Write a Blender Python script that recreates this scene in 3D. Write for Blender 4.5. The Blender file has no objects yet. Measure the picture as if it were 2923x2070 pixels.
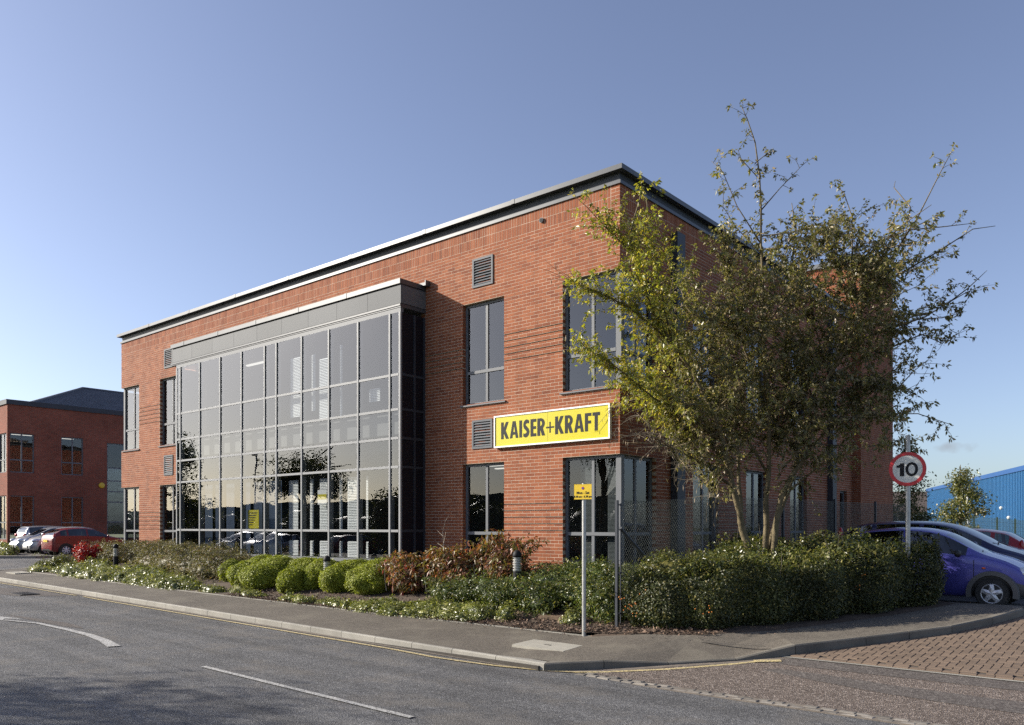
import bpy, math, random
import numpy as np
from mathutils import Vector, Matrix
R = math.radians
random.seed(7); rng = np.random.default_rng(7)
S = bpy.context.scene
COL = S.collection

# ------------------------------------------------------------------ camera, sky, sun, exposure
cam_d = bpy.data.cameras.new('camera'); cam = bpy.data.objects.new('camera', cam_d); COL.objects.link(cam)
cam.location = (9.061, -14.14, 2.0)
cam.rotation_euler = (R(90), 0, R(40.23))
cam_d.sensor_width = 36; cam_d.lens = 28.51
cam_d.shift_x = 0.0; cam_d.shift_y = (1504-1035)/2923
cam_d.clip_start = 0.1; cam_d.clip_end = 4000
S.camera = cam

SUN_EL = 25.0
SUN_H = Vector((-0.862, -0.507, 0)).normalized()
w = bpy.data.worlds.new('World'); S.world = w; w.use_nodes = True
nt = w.node_tree; nt.nodes.clear()
sky = nt.nodes.new('ShaderNodeTexSky'); sky.sky_type = 'NISHITA'; sky.sun_disc = False
sky.sun_elevation = R(SUN_EL)
sky.sun_rotation = math.atan2(SUN_H.x, SUN_H.y)
sky.air_density = 0.85; sky.dust_density = 1.3; sky.ozone_density = 3.0; sky.altitude = 50
bg = nt.nodes.new('ShaderNodeBackground'); bg.inputs['Strength'].default_value = 0.107
wo = nt.nodes.new('ShaderNodeOutputWorld')
hs = nt.nodes.new('ShaderNodeHueSaturation'); hs.inputs['Hue'].default_value = 0.509; hs.inputs['Saturation'].default_value = 0.84
nt.links.new(sky.outputs[0], hs.inputs['Color']); 
# one small grey cloud low in the sky
tc_ = nt.nodes.new('ShaderNodeTexCoord')
def vdot(vec):
    n = nt.nodes.new('ShaderNodeVectorMath'); n.operation = 'DOT_PRODUCT'; n.inputs[1].default_value = vec; nt.links.new(tc_.outputs['Generated'], n.inputs[0]); return n.outputs['Value']
def mth(op, a, b=None, c=None, clamp=False):
    n = nt.nodes.new('ShaderNodeMath'); n.operation = op; n.use_clamp = clamp
    for i, v in enumerate((a, b, c)):
        if v is None: continue
        if isinstance(v, (int, float)): n.inputs[i].default_value = v
        else: nt.links.new(v, n.inputs[i])
    return n.outputs[0]
cu_ = mth('MULTIPLY_ADD', vdot((.980, .200, 0)), 1/.024, 0.0)
cv_ = mth('MULTIPLY_ADD', vdot((0, 0, 1)), 1/.0078, -.0850/.0078)
cn_ = nt.nodes.new('ShaderNodeTexNoise'); cn_.inputs['Scale'].default_value = 55; cn_.inputs['Detail'].default_value = 5; nt.links.new(tc_.outputs['Generated'], cn_.inputs['Vector'])
cf_ = mth('ADD', mth('ADD', mth('MULTIPLY', cu_, cu_), mth('MULTIPLY', cv_, cv_)), mth('MULTIPLY_ADD', cn_.outputs['Fac'], 3.2, -1.6))
cf_ = mth('MULTIPLY', mth('SUBTRACT', 1.0, cf_, clamp=True), mth('GREATER_THAN', vdot((-.199, .976, .086)), .9))
cf_ = mth('MULTIPLY', cf_, .42)
mc_ = nt.nodes.new('ShaderNodeMix'); mc_.data_type = 'RGBA'; nt.links.new(cf_, mc_.inputs[0]); nt.links.new(hs.outputs[0], mc_.inputs[6])
mc_.inputs[7].default_value = (1.75, 1.65, 1.68, 1); nt.links.new(mc_.outputs[2], bg.inputs['Color']); nt.links.new(bg.outputs[0], wo.inputs['Surface'])

sd = bpy.data.lights.new('sun', 'SUN'); sd.energy = 4.9; sd.angle = R(0.5); sd.color = (1.0, 0.93, 0.82)
so = bpy.data.objects.new('sun', sd); COL.objects.link(so)
dv = Vector((SUN_H.x*math.cos(R(SUN_EL)), SUN_H.y*math.cos(R(SUN_EL)), math.sin(R(SUN_EL))))
so.rotation_euler = dv.to_track_quat('Z', 'Y').to_euler(); so.location = dv*100
S.view_settings.view_transform = 'Standard'; S.view_settings.look = 'None'
S.view_settings.exposure = 0.78; S.view_settings.gamma = 1.0; S.view_settings.use_curve_mapping = False
S.cycles.use_denoising = False; S.cycles.max_bounces = 8; S.cycles.transparent_max_bounces = 16; S.cycles.glossy_bounces = 5
S.cycles.caustics_reflective = False; S.cycles.caustics_refractive = False

# ------------------------------------------------------------------ helpers
WL = {}
def tag(o, label=None, cat=None, group=None, kind=None):
    if label: o['label'] = label
    if cat: o['category'] = cat
    if group: o['group'] = group
    if kind: o['kind'] = kind
    return o
def thing(name, label, cat, loc=(0,0,0), group=None):
    o = bpy.data.objects.new(name, None); COL.objects.link(o); o.location = loc; o.empty_display_size = .2
    WL[o.name] = Vector(loc)
    return tag(o, label, cat, group)
class MB:
    def __init__(s): s.v=[]; s.f=[]; s.m=[]
    def add(s, vs, fs, mi=0):
        b=len(s.v); s.v+= [tuple(p) for p in vs]
        for f in fs: s.f.append(tuple(b+i for i in f)); s.m.append(mi)
        return s
    def quad(s,a,b,c,d,mi=0): return s.add([a,b,c,d],[(0,1,2,3)],mi)
    def box(s,x0,x1,y0,y1,z0,z1,mi=0):
        return s.add([(x0,y0,z0),(x1,y0,z0),(x1,y1,z0),(x0,y1,z0),(x0,y0,z1),(x1,y0,z1),(x1,y1,z1),(x0,y1,z1)],
          [(0,3,2,1),(4,5,6,7),(0,1,5,4),(1,2,6,5),(2,3,7,6),(3,0,4,7)],mi)
    def obox(s,c,ax,ay,az,mi=0):
        c=Vector(c);ax=Vector(ax);ay=Vector(ay);az=Vector(az)
        vs=[c+i*ax+j*ay+k*az for k in(-1,1) for j in(-1,1) for i in(-1,1)]
        return s.add(vs,[(0,2,3,1),(4,5,7,6),(0,1,5,4),(1,3,7,5),(3,2,6,7),(2,0,4,6)],mi)
    def tube(s,p,q,r0,r1=None,n=8,mi=0,caps=True):
        p=Vector(p);q=Vector(q); r1=r0 if r1 is None else r1
        d=(q-p).normalized(); a=d.orthogonal().normalized(); b=d.cross(a)
        vs=[];
        for c,r in((p,r0),(q,r1)):
            for i in range(n):
                t=2*math.pi*i/n; vs.append(c+r*(math.cos(t)*a+math.sin(t)*b))
        fs=[(i,(i+1)%n,n+(i+1)%n,n+i) for i in range(n)]
        if caps: fs+= [tuple(range(n-1,-1,-1)),tuple(range(n,2*n))]
        return s.add(vs,fs,mi)
    def path(s,pts,radii,n=6,mi=0):
        pts=[Vector(p) for p in pts]; vs=[]; ref=None
        for i,p in enumerate(pts):
            d=(pts[min(i+1,len(pts)-1)]-pts[max(i-1,0)]).normalized()
            a=(d.orthogonal() if ref is None else (ref-d*ref.dot(d)))
            a=a.normalized() if a.length>1e-6 else d.orthogonal().normalized(); ref=a; b=d.cross(a)
            for k in range(n):
                t=2*math.pi*k/n; vs.append(p+radii[i]*(math.cos(t)*a+math.sin(t)*b))
        fs=[]
        for i in range(len(pts)-1):
            for k in range(n): fs.append((i*n+k,i*n+(k+1)%n,(i+1)*n+(k+1)%n,(i+1)*n+k))
        fs.append(tuple(range(n-1,-1,-1))); fs.append(tuple(range((len(pts)-1)*n,len(pts)*n)))
        return s.add(vs,fs,mi)
    def lathe(s,prof,c=(0,0,0),n=16,mi=0,axis='z'):
        vs=[];
        for r,z in prof:
            for i in range(n):
                t=2*math.pi*i/n
                if axis=='z': vs.append((c[0]+r*math.cos(t),c[1]+r*math.sin(t),c[2]+z))
                elif axis=='y': vs.append((c[0]+r*math.cos(t),c[1]+z,c[2]+r*math.sin(t)))
                else: vs.append((c[0]+z,c[1]+r*math.cos(t),c[2]+r*math.sin(t)))
        fs=[]
        for j in range(len(prof)-1):
            for i in range(n): fs.append((j*n+i,j*n+(i+1)%n,(j+1)*n+(i+1)%n,(j+1)*n+i))
        fs.append(tuple(range(n-1,-1,-1))); fs.append(tuple(range((len(prof)-1)*n,len(prof)*n)))
        return s.add(vs,fs,mi)
    def prism(s,poly,z0,z1,mi=0):
        n=len(poly)
        vs=[(p[0],p[1],z0) for p in poly]+[(p[0],p[1],z1) for p in poly]
        return s.add(vs,[tuple(range(n-1,-1,-1)),tuple(range(n,2*n))]+[(i,(i+1)%n,n+(i+1)%n,n+i) for i in range(n)],mi)
def mesh_of(name,mb,mats,smooth=False):
    me=bpy.data.meshes.new(name); me.from_pydata(mb.v,[],mb.f)
    if not isinstance(mats,(list,tuple)): mats=[mats]
    for m in mats: me.materials.append(m)
    if len(mats)>1: me.polygons.foreach_set('material_index',mb.m)
    if smooth: me.polygons.foreach_set('use_smooth',[True]*len(me.polygons))
    me.update(); return me
def link(name,me,parent=None):
    o=bpy.data.objects.new(name,me); COL.objects.link(o)
    if parent is not None:
        o.parent=parent; wp=WL.get(parent.name,Vector((0,0,0))); o.location=-wp
    return o
def obj(name,mb,mats,parent=None,smooth=False):
    return link(name,mesh_of(name,mb,mats,smooth),parent)
def struct(name,mb,mats,smooth=False):
    o=obj(name,mb,mats,None,smooth); o['kind']='structure'; return o
def copy_tree(o,parent=None):
    c=o.copy(); COL.objects.link(c)
    if parent is not None: c.parent=parent
    for ch in list(o.children): copy_tree(ch,c)
    return c
def np_mesh(name,verts,faces,mats,attr=None):
    """verts (N,3), faces (M,3 or 4) as numpy"""
    me=bpy.data.meshes.new(name); k=faces.shape[1]; M=len(faces)
    me.vertices.add(len(verts)); me.vertices.foreach_set('co',np.ascontiguousarray(verts,dtype=np.float32).ravel())
    me.loops.add(M*k); me.loops.foreach_set('vertex_index',np.ascontiguousarray(faces,dtype=np.int32).ravel())
    me.polygons.add(M); me.polygons.foreach_set('loop_start',np.arange(0,M*k,k,dtype=np.int32))
    me.polygons.foreach_set('loop_total',np.full(M,k,dtype=np.int32))
    if not isinstance(mats,(list,tuple)): mats=[mats]
    for m in mats: me.materials.append(m)
    if attr is not None:
        a=me.attributes.new('tint','FLOAT','POINT'); a.data.foreach_set('value',np.asarray(attr,dtype=np.float32))
    me.update(calc_edges=True); me.validate(); return me

# ------------------------------------------------------------------ materials
def nodes(name):
    m=bpy.data.materials.new(name); m.use_nodes=True; t=m.node_tree; b=t.nodes['Principled BSDF']
    return m,t,b
def N(t,typ,**kw):
    n=t.nodes.new(typ)
    for k,v in kw.items(): setattr(n,k,v)
    return n
def rgba(c): return (c[0],c[1],c[2],1)
def ramp(t,stops):
    r=N(t,'ShaderNodeValToRGB'); e=r.color_ramp.elements
    while len(e)<len(stops): e.new(.5)
    for el,(p,c) in zip(e,stops): el.position=p; el.color=rgba(c)
    return r
def noise(t,vec,scale,detail=4,rough=.55):
    n=N(t,'ShaderNodeTexNoise'); n.inputs['Scale'].default_value=scale; n.inputs['Detail'].default_value=detail
    n.inputs['Roughness'].default_value=rough; t.links.new(vec,n.inputs['Vector']); return n
def mixc(t,fac,a,b,blend='MIX'):
    m=N(t,'ShaderNodeMix',data_type='RGBA',blend_type=blend)
    for s,v in ((0,fac),(6,a),(7,b)):
        if isinstance(v,(float,int)): m.inputs[s].default_value=v
        elif isinstance(v,tuple): m.inputs[s].default_value=rgba(v)
        else: t.links.new(v,m.inputs[s])
    return m.outputs[2]
def mk(name,c,var=.12,scale=3.,rough=.5,metal=0.,bump=0.,bscale=60.,spec=.5,island=0.,objrand=0.,fine=0.,fscale=200.,coat=0.):
    m,t,b=nodes(name); tc=N(t,'ShaderNodeTexCoord'); P=tc.outputs['Object']
    lo=tuple(x*(1-var) for x in c); hi=tuple(min(1,x*(1+var)) for x in c)
    n=noise(t,P,scale,5); rp=ramp(t,[(.3,lo),(.7,hi)]); t.links.new(n.outputs['Fac'],rp.inputs[0]); col=rp.outputs[0]
    if fine:
        f=noise(t,P,fscale,2,.7); fr=ramp(t,[(.32,(1-fine,)*3),(.68,(1+fine,)*3)]); t.links.new(f.outputs['Fac'],fr.inputs[0])
        col=mixc(t,1.,col,fr.outputs[0],'MULTIPLY')
    if island or objrand:
        if island: g=N(t,'ShaderNodeNewGeometry').outputs['Random Per Island']; a=island
        else: g=N(t,'ShaderNodeObjectInfo').outputs['Random']; a=objrand
        ir=ramp(t,[(0,(1-a,)*3),(1,(1+a,)*3)]); t.links.new(g,ir.inputs[0]); col=mixc(t,1.,col,ir.outputs[0],'MULTIPLY')
    t.links.new(col,b.inputs['Base Color'])
    b.inputs['Roughness'].default_value=rough; b.inputs['Metallic'].default_value=metal
    b.inputs['Specular IOR Level'].default_value=spec
    if coat: b.inputs['Coat Weight'].default_value=coat; b.inputs['Coat Roughness'].default_value=.03
    if bump:
        bn=noise(t,P,bscale,3,.6); bp=N(t,'ShaderNodeBump'); bp.inputs['Strength'].default_value=bump; bp.inputs['Distance'].default_value=.01
        t.links.new(bn.outputs['Fac'],bp.inputs['Height']); t.links.new(bp.outputs[0],b.inputs['Normal'])
    return m
def brick_piece(name,use_obj):
    m,t,b=nodes(name); tc=N(t,'ShaderNodeTexCoord')
    gpos=N(t,'ShaderNodeNewGeometry')
    rnd=N(t,'ShaderNodeObjectInfo').outputs['Random'] if use_obj else gpos.outputs['Random Per Island']
    rp=ramp(t,[(0,(.205,.066,.033)),(.10,(.25,.080,.038)),(.5,(.288,.096,.044)),(.85,(.32,.113,.053)),(1,(.265,.085,.040))])
    t.links.new(rnd,rp.inputs[0])
    big=noise(t,gpos.outputs['Position'],.55,5); br=ramp(t,[(.3,(.86,.85,.84)),(.7,(1.08,1.08,1.08))]); t.links.new(big.outputs['Fac'],br.inputs[0])
    fn=noise(t,gpos.outputs['Position'],55,4,.7); fr=ramp(t,[(.3,(.82,.81,.8)),(.7,(1.14,1.14,1.14))]); t.links.new(fn.outputs['Fac'],fr.inputs[0])
    mp=N(t,'ShaderNodeMapping'); mp.inputs['Scale'].default_value=(1.6,1.6,.16); t.links.new(gpos.outputs['Position'],mp.inputs['Vector']); sn=noise(t,mp.outputs[0],2.2,5,.65); sr=ramp(t,[(.28,(.80,.79,.79)),(.55,(1.04,1.04,1.04))]); t.links.new(sn.outputs['Fac'],sr.inputs[0])
    c=mixc(t,1.,rp.outputs[0],br.outputs[0],'MULTIPLY'); c=mixc(t,1.,c,sr.outputs[0],'MULTIPLY'); c=mixc(t,1.,c,fr.outputs[0],'MULTIPLY')
    t.links.new(c,b.inputs['Base Color']); b.inputs['Roughness'].default_value=.85; b.inputs['Specular IOR Level'].default_value=.25
    bp=N(t,'ShaderNodeBump'); bp.inputs['Strength'].default_value=.5; bp.inputs['Distance'].default_value=.006
    t.links.new(fn.outputs['Fac'],bp.inputs['Height']); t.links.new(bp.outputs[0],b.inputs['Normal'])
    return m
def brick_tex(name,axis='x'):
    """brick pattern for the far building where single bricks are about 1 px; axis = horizontal direction"""
    m,t,b=nodes(name); tc=N(t,'ShaderNodeNewGeometry'); sp=N(t,'ShaderNodeSeparateXYZ'); cb=N(t,'ShaderNodeCombineXYZ')
    t.links.new(tc.outputs['Position'],sp.inputs[0]); t.links.new(sp.outputs[0 if axis=='x' else 1],cb.inputs[0]); t.links.new(sp.outputs[2],cb.inputs[1])
    k=N(t,'ShaderNodeTexBrick'); k.inputs['Scale'].default_value=1.; k.inputs['Brick Width'].default_value=.225; k.inputs['Row Height'].default_value=.075
    k.inputs['Mortar Size'].default_value=.005; k.inputs['Color1'].default_value=(.27,.078,.045,1); k.inputs['Color2'].default_value=(.20,.058,.035,1); k.inputs['Mortar'].default_value=(.24,.18,.14,1)
    t.links.new(cb.outputs[0],k.inputs['Vector'])
    big=noise(t,tc.outputs['Position'],.7,5); br=ramp(t,[(.3,(.8,.79,.78)),(.7,(1.12,1.1,1.1))]); t.links.new(big.outputs['Fac'],br.inputs[0])
    t.links.new(mixc(t,1.,k.outputs['Color'],br.outputs[0],'MULTIPLY'),b.inputs['Base Color']); b.inputs['Roughness'].default_value=.85; b.inputs['Specular IOR Level'].default_value=.2
    return m
def glass_mat(name,refl=.26,tint=(.42,.44,.45)):
    m=bpy.data.materials.new(name); m.use_nodes=True; t=m.node_tree; t.nodes.clear()
    o=N(t,'ShaderNodeOutputMaterial'); mx=N(t,'ShaderNodeMixShader'); tr=N(t,'ShaderNodeBsdfTransparent'); gl=N(t,'ShaderNodeBsdfGlossy')
    tr.inputs[0].default_value=rgba(tint); gl.inputs['Roughness'].default_value=0.; gl.inputs[0].default_value=(.93,.95,1,1)
    lf=N(t,'ShaderNodeLayerWeight'); lf.inputs[0].default_value=.5
    lw=N(t,'ShaderNodeMath',operation='POWER'); t.links.new(lf.outputs['Facing'],lw.inputs[0]); lw.inputs[1].default_value=4.
    ma=N(t,'ShaderNodeMath',operation='MULTIPLY_ADD',use_clamp=True); t.links.new(lw.outputs[0],ma.inputs[0]); ma.inputs[1].default_value=.6; ma.inputs[2].default_value=refl
    tc=N(t,'ShaderNodeNewGeometry'); nz=noise(t,tc.outputs['Position'],.9,2); bp=N(t,'ShaderNodeBump'); bp.inputs['Strength'].default_value=.06; bp.inputs['Distance'].default_value=.05
    t.links.new(nz.outputs['Fac'],bp.inputs['Height']); t.links.new(bp.outputs[0],gl.inputs['Normal'])
    t.links.new(ma.outputs[0],mx.inputs[0]); t.links.new(tr.outputs[0],mx.inputs[1]); t.links.new(gl.outputs[0],mx.inputs[2]); t.links.new(mx.outputs[0],o.inputs[0])
    return m
def leaf_mat(name,stops,trans=.3,rough=.38,spec=.5,tinted=None,nscale=1.3,nvar=.35):
    m=bpy.data.materials.new(name); m.use_nodes=True; t=m.node_tree; b=t.nodes['Principled BSDF']; o=t.nodes['Material Output']
    g=N(t,'ShaderNodeNewGeometry'); rp=ramp(t,stops); t.links.new(g.outputs['Random Per Island'],rp.inputs[0]); col=rp.outputs[0]
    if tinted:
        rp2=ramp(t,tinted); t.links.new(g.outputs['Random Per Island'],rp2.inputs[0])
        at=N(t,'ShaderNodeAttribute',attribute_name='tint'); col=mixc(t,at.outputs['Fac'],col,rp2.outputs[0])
    nz=noise(t,g.outputs['Position'],nscale,3); nr=ramp(t,[(.3,(1-nvar,)*3),(.7,(1+nvar,)*3)]); t.links.new(nz.outputs['Fac'],nr.inputs[0])
    col=mixc(t,1.,col,nr.outputs[0],'MULTIPLY')
    t.links.new(col,b.inputs['Base Color']); b.inputs['Roughness'].default_value=rough; b.inputs['Specular IOR Level'].default_value=spec
    tl=N(t,'ShaderNodeBsdfTranslucent'); t.links.new(mixc(t,1.,col,(1.5,1.6,.7),'MULTIPLY'),tl.inputs[0])
    mx=N(t,'ShaderNodeMixShader'); mx.inputs[0].default_value=trans
    t.links.new(b.outputs[0],mx.inputs[1]); t.links.new(tl.outputs[0],mx.inputs[2]); t.links.new(mx.outputs[0],o.inputs[0])
    return m
def asphalt(name,c,light,chip,scale=95,stain=.18,bump=.6,warm=None,streak=0.):
    m,t,b=nodes(name); P=N(t,'ShaderNodeNewGeometry').outputs['Position']
    v=N(t,'ShaderNodeTexVoronoi'); v.inputs['Scale'].default_value=scale; t.links.new(P,v.inputs['Vector'])
    sp=N(t,'ShaderNodeSeparateColor'); t.links.new(v.outputs['Color'],sp.inputs[0])
    rp=ramp(t,[(0,tuple(x*.55 for x in c)),(.45,c),(.78,light),(1,chip)]); t.links.new(sp.outputs[0],rp.inputs[0])
    n1=noise(t,P,.55,6,.6); r1=ramp(t,[(.3,(1-stain,)*3),(.7,(1+stain,)*3)]); t.links.new(n1.outputs['Fac'],r1.inputs[0])
    n2=noise(t,P,9,4,.6); r2=ramp(t,[(.3,(.86,)*3),(.7,(1.13,)*3)]); t.links.new(n2.outputs['Fac'],r2.inputs[0])
    col=mixc(t,1.,rp.outputs[0],r1.outputs[0],'MULTIPLY'); col=mixc(t,1.,col,r2.outputs[0],'MULTIPLY')
    if streak:
        mp=N(t,'ShaderNodeMapping'); mp.inputs['Scale'].default_value=(.05,1.4,1.); t.links.new(P,mp.inputs['Vector']); n4=noise(t,mp.outputs[0],1.6,4,.6); r4=ramp(t,[(.35,(1-streak,)*3),(.65,(1+streak,)*3)]); t.links.new(n4.outputs['Fac'],r4.inputs[0]); col=mixc(t,1.,col,r4.outputs[0],'MULTIPLY')
    if warm:
        n3=noise(t,P,1.1,5,.65); r3=ramp(t,[(.5,(0,0,0)),(.62,(1,1,1))]); t.links.new(n3.outputs['Fac'],r3.inputs[0]); col=mixc(t,r3.outputs[0],col,mixc(t,.35,col,warm))
    t.links.new(col,b.inputs['Base Color']); b.inputs['Roughness'].default_value=.82; b.inputs['Specular IOR Level'].default_value=.35
    bp=N(t,'ShaderNodeBump'); bp.inputs['Strength'].default_value=bump; bp.inputs['Distance'].default_value=.012
    t.links.new(v.outputs['Distance'],bp.inputs['Height']); t.links.new(bp.outputs[0],b.inputs['Normal']); return m
def paint_line(name,c,under):
    m,t,b=nodes(name); P=N(t,'ShaderNodeNewGeometry').outputs['Position']
    n=noise(t,P,38,5,.75); r=ramp(t,[(.40,(0,0,0)),(.56,(1,1,1))]); t.links.new(n.outputs['Fac'],r.inputs[0])
    n2=noise(t,P,6,4); r2=ramp(t,[(.3,(.8,)*3),(.7,(1.05,)*3)]); t.links.new(n2.outputs['Fac'],r2.inputs[0])
    col=mixc(t,1.,mixc(t,r.outputs[0],under,c),r2.outputs[0],'MULTIPLY')
    t.links.new(col,b.inputs['Base Color']); b.inputs['Roughness'].default_value=.7; return m

M={}
M['brick']=brick_piece('red_brick',False); M['brick1']=brick_piece('red_brick_single',True)
M['brick_x']=brick_tex('far_brickwork_x','x'); M['brick_y']=brick_tex('far_brickwork_y','y')
M['mortar']=mk('mortar',(.50,.40,.31),.15,2.,.9,fine=.12,fscale=90,spec=.1)
M['alu']=mk('grey_aluminium',(.15,.157,.167),.06,.8,.5,0.,bump=.02,bscale=3,spec=.22)
M['alu_cw']=mk('pale_grey_aluminium',(.25,.255,.26),.06,.8,.5,0.,spec=.25)
M['alu_lt']=mk('silver_flashing',(.070,.074,.080),.12,1.2,.34,.1,bump=.05,bscale=4,spec=.4)
M['alu_panel']=mk('grey_fascia_panel',(.135,.14,.145),.08,.5,.6,.0,bump=.03,bscale=2,objrand=.05,spec=.15)
M['alu_dk']=mk('dark_grey_metal',(.045,.05,.06),.1,1.,.5,spec=.25)
M['louvre']=mk('louvre_grey',(.12,.128,.14),.06,2.,.6,spec=.2)
M['glass']=glass_mat('solar_glass',.085,(.62,.64,.65))
M['shade_pane']=mk('shade_blocking_glass',(.012,.013,.018),.1,1.,.08,spec=.35); M['glass_clear']=glass_mat('window_glass',.06,(.74,.76,.77))
_m,_t,_b=nodes('fluorescent_tube'); _b.inputs['Emission Color'].default_value=(1,.95,.85,1); _b.inputs['Emission Strength'].default_value=.55; M['tube']=_m
M['dark']=mk('dark_void',(.012,.012,.013),.1,2.,.8)
M['inner']=mk('interior_paint',(.12,.12,.115),.08,.5,.8); M['inner_floor']=mk('interior_carpet',(.06,.065,.075),.15,1.,.9)
M['blind']=mk('white_blind',(.85,.86,.84),.05,3.,.6,island=.12); M['blind_grey']=mk('grey_blind',(.075,.088,.088),.06,3.,.6,island=.1)
M['blind_blue']=mk('blue_blind',(.16,.22,.33),.08,3.,.6,island=.15)
M['yellow']=mk('sign_yellow',(.58,.50,.010),.04,.6,.28,coat=.2); M['white']=mk('white_paint',(.8,.8,.78),.04,2.,.4)
M['black']=mk('black_paint',(.014,.014,.016),.1,3.,.6,spec=.2); M['red']=mk('sign_red',(.52,.025,.03),.05,2.,.35); M['ylabel']=mk('plate_yellow',(.70,.48,.03),.05,3.,.35)
M['signwhite']=mk('sign_white',(.62,.62,.57),.06,3.,.35); M['galv']=mk('galvanised_steel',(.42,.42,.40),.18,6.,.42,.55); M['bluedot']=mk('sign_blue',(.03,.07,.3),.05,2.,.4)
M['asphalt']=asphalt('asphalt',(.086,.085,.086),(.150,.148,.147),(.27,.265,.26),warm=(.16,.14,.115),streak=.2,stain=.2)
M['chip']=asphalt('chipping_surface',(.115,.09,.074),(.175,.14,.118),(.34,.29,.25),scale=62,stain=.1,bump=.8)
M['chip_dk']=asphalt('worn_chipping',(.088,.074,.066),(.12,.105,.094),(.2,.18,.16),scale=70,stain=.1,bump=.4)
M['pave']=asphalt('pavement_asphalt',(.115,.099,.079),(.15,.13,.106),(.2,.18,.15),scale=150,stain=.14,bump=.25,warm=(.2,.18,.14))
M['carpark']=asphalt('car_park_asphalt',(.11,.11,.11),(.15,.15,.15),(.2,.2,.2),scale=60)
M['kerb']=mk('concrete_kerb',(.27,.255,.22),.14,2.5,.85,bump=.2,bscale=90,fine=.16,fscale=120,objrand=.09)
M['kerb_dark']=mk('weathered_shaded_kerb',(.165,.150,.125),.16,2.5,.9,bump=.2,bscale=90,fine=.18,fscale=120,objrand=.1,spec=.2)  # same concrete darkened: weathering plus the side kerb's shade painted in
M['sand']=mk('sandy_joint',(.15,.125,.10),.25,8.,.95,fine=.25,fscale=90)
M['joint']=mk('dark_joint',(.055,.048,.04),.2,8.,.95)
M['sett']=mk('granite_sett',(.19,.17,.145),.25,9.,.8,bump=.35,bscale=40,fine=.2,fscale=130,objrand=.36)
M['paver']=mk('block_paver',(.150,.106,.074),.14,2.,.85,bump=.2,bscale=120,fine=.2,fscale=160,objrand=.14)
M['paver_s']=mk('block_paver_far',(.150,.106,.074),.14,2.,.85,fine=.2,fscale=160,island=.14)
M['cover']=mk('concrete_cover',(.33,.31,.26),.12,6.,.85,fine=.15,fscale=120); M['iron']=mk('cast_iron',(.05,.045,.042),.3,20.,.6,.3)
M['soil']=mk('soil',(.075,.052,.036),.35,4.,.95,bump=.6,bscale=30,fine=.3,fscale=60)
M['mulch']=mk('bark_mulch',(.16,.105,.072),.2,3.,.85,island=.6)
M['grass']=mk('rough_grass',(.10,.11,.04),.3,.6,.95,fine=.3,fscale=30)
M['bark']=mk('tree_bark',(.15,.118,.065),.35,7.,.9,bump=.6,bscale=35,fine=.25,fscale=70); M['twig']=mk('twig_bark',(.10,.085,.06),.3,8.,.9)
M['twig_lt']=mk('dead_twig',(.42,.36,.28),.2,8.,.9)
M['slate']=mk('roof_slate',(.075,.08,.098),.15,1.2,.6,fine=.12,fscale=9.); M['roofing']=mk('flat_roofing',(.12,.12,.12),.2,1.,.9)
M['yline']=paint_line('yellow_road_paint',(.66,.53,.26),(.17,.15,.11)); M['wline']=paint_line('white_road_paint',(.52,.51,.48),(.14,.135,.13))
M['tyre']=mk('tyre_rubber',(.03,.029,.028),.2,6.,.85); M['hub']=mk('silver_hubcap',(.62,.61,.62),.05,3.,.3,.35)
M['trim']=mk('grey_plastic',(.105,.100,.095),.1,5.,.6); M['black_trim']=mk('black_plastic',(.015,.015,.016),.1,4.,.55)
M['carglass']=glass_mat('car_glass',.10,(.30,.34,.33)); M['lamp']=mk('headlamp_glass',(.62,.66,.72),.1,30.,.1,.3,coat=1.); M['amber']=mk('amber_lens',(.8,.13,.01),.1,9.,.2,coat=.5)
M['redlens']=mk('red_lens',(.45,.01,.012),.1,9.,.2,coat=.6); M['seat']=mk('car_seat',(.06,.06,.065),.1,4.,.9)
def carpaint(n,c,metal=.25): return mk(n,c,.03,.7,.34,metal,spec=.5,coat=.45)
M['ka']=carpaint('violet_car_paint',(.075,.074,.34)); M['navy']=carpaint('navy_car_paint',(.012,.018,.075)); M['redcar']=carpaint('red_car_paint',(.32,.012,.018),.1)
M['darkred']=carpaint('dark_red_car_paint',(.16,.010,.015),.0); M['silver']=carpaint('silver_car_paint',(.50,.50,.52),.6); M['silver2']=carpaint('grey_silver_car_paint',(.40,.41,.46),.6)
M['clad']=mk('blue_cladding',(.02,.105,.25),.05,.2,.4); M['clad_trim']=mk('blue_trim',(.015,.07,.22),.05,.4,.4)
M['tile']=mk('brown_roof_tile',(.13,.10,.085),.12,.6,.9); M['render']=mk('house_wall',(.35,.25,.2),.1,.5,.9)
M['green_metal']=mk('green_fence_paint',(.02,.045,.035),.1,3.,.5)
M['wire']=mk('green_wire',(.075,.085,.078),.2,3.,.45,.2)
# foliage
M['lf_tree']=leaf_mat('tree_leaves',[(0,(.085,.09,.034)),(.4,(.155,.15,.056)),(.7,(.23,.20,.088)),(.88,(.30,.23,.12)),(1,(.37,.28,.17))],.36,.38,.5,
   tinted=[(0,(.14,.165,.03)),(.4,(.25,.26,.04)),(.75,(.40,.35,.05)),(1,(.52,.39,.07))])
M['lf_pod']=leaf_mat('seed_pods',[(0,(.13,.10,.065)),(1,(.32,.25,.17))],.15,.6,.3)
M['lf_hedge']=leaf_mat('hedge_leaves',[(0,(.024,.034,.012)),(.5,(.048,.06,.02)),(.8,(.09,.095,.03)),(.93,(.16,.15,.045)),(1,(.24,.19,.055))],.2,.46,.35)
M['lf_hedge_lt']=leaf_mat('young_hedge_leaves',[(0,(.06,.08,.02)),(.5,(.12,.13,.035)),(1,(.24,.21,.06))],.25,.34,.6)
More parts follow.
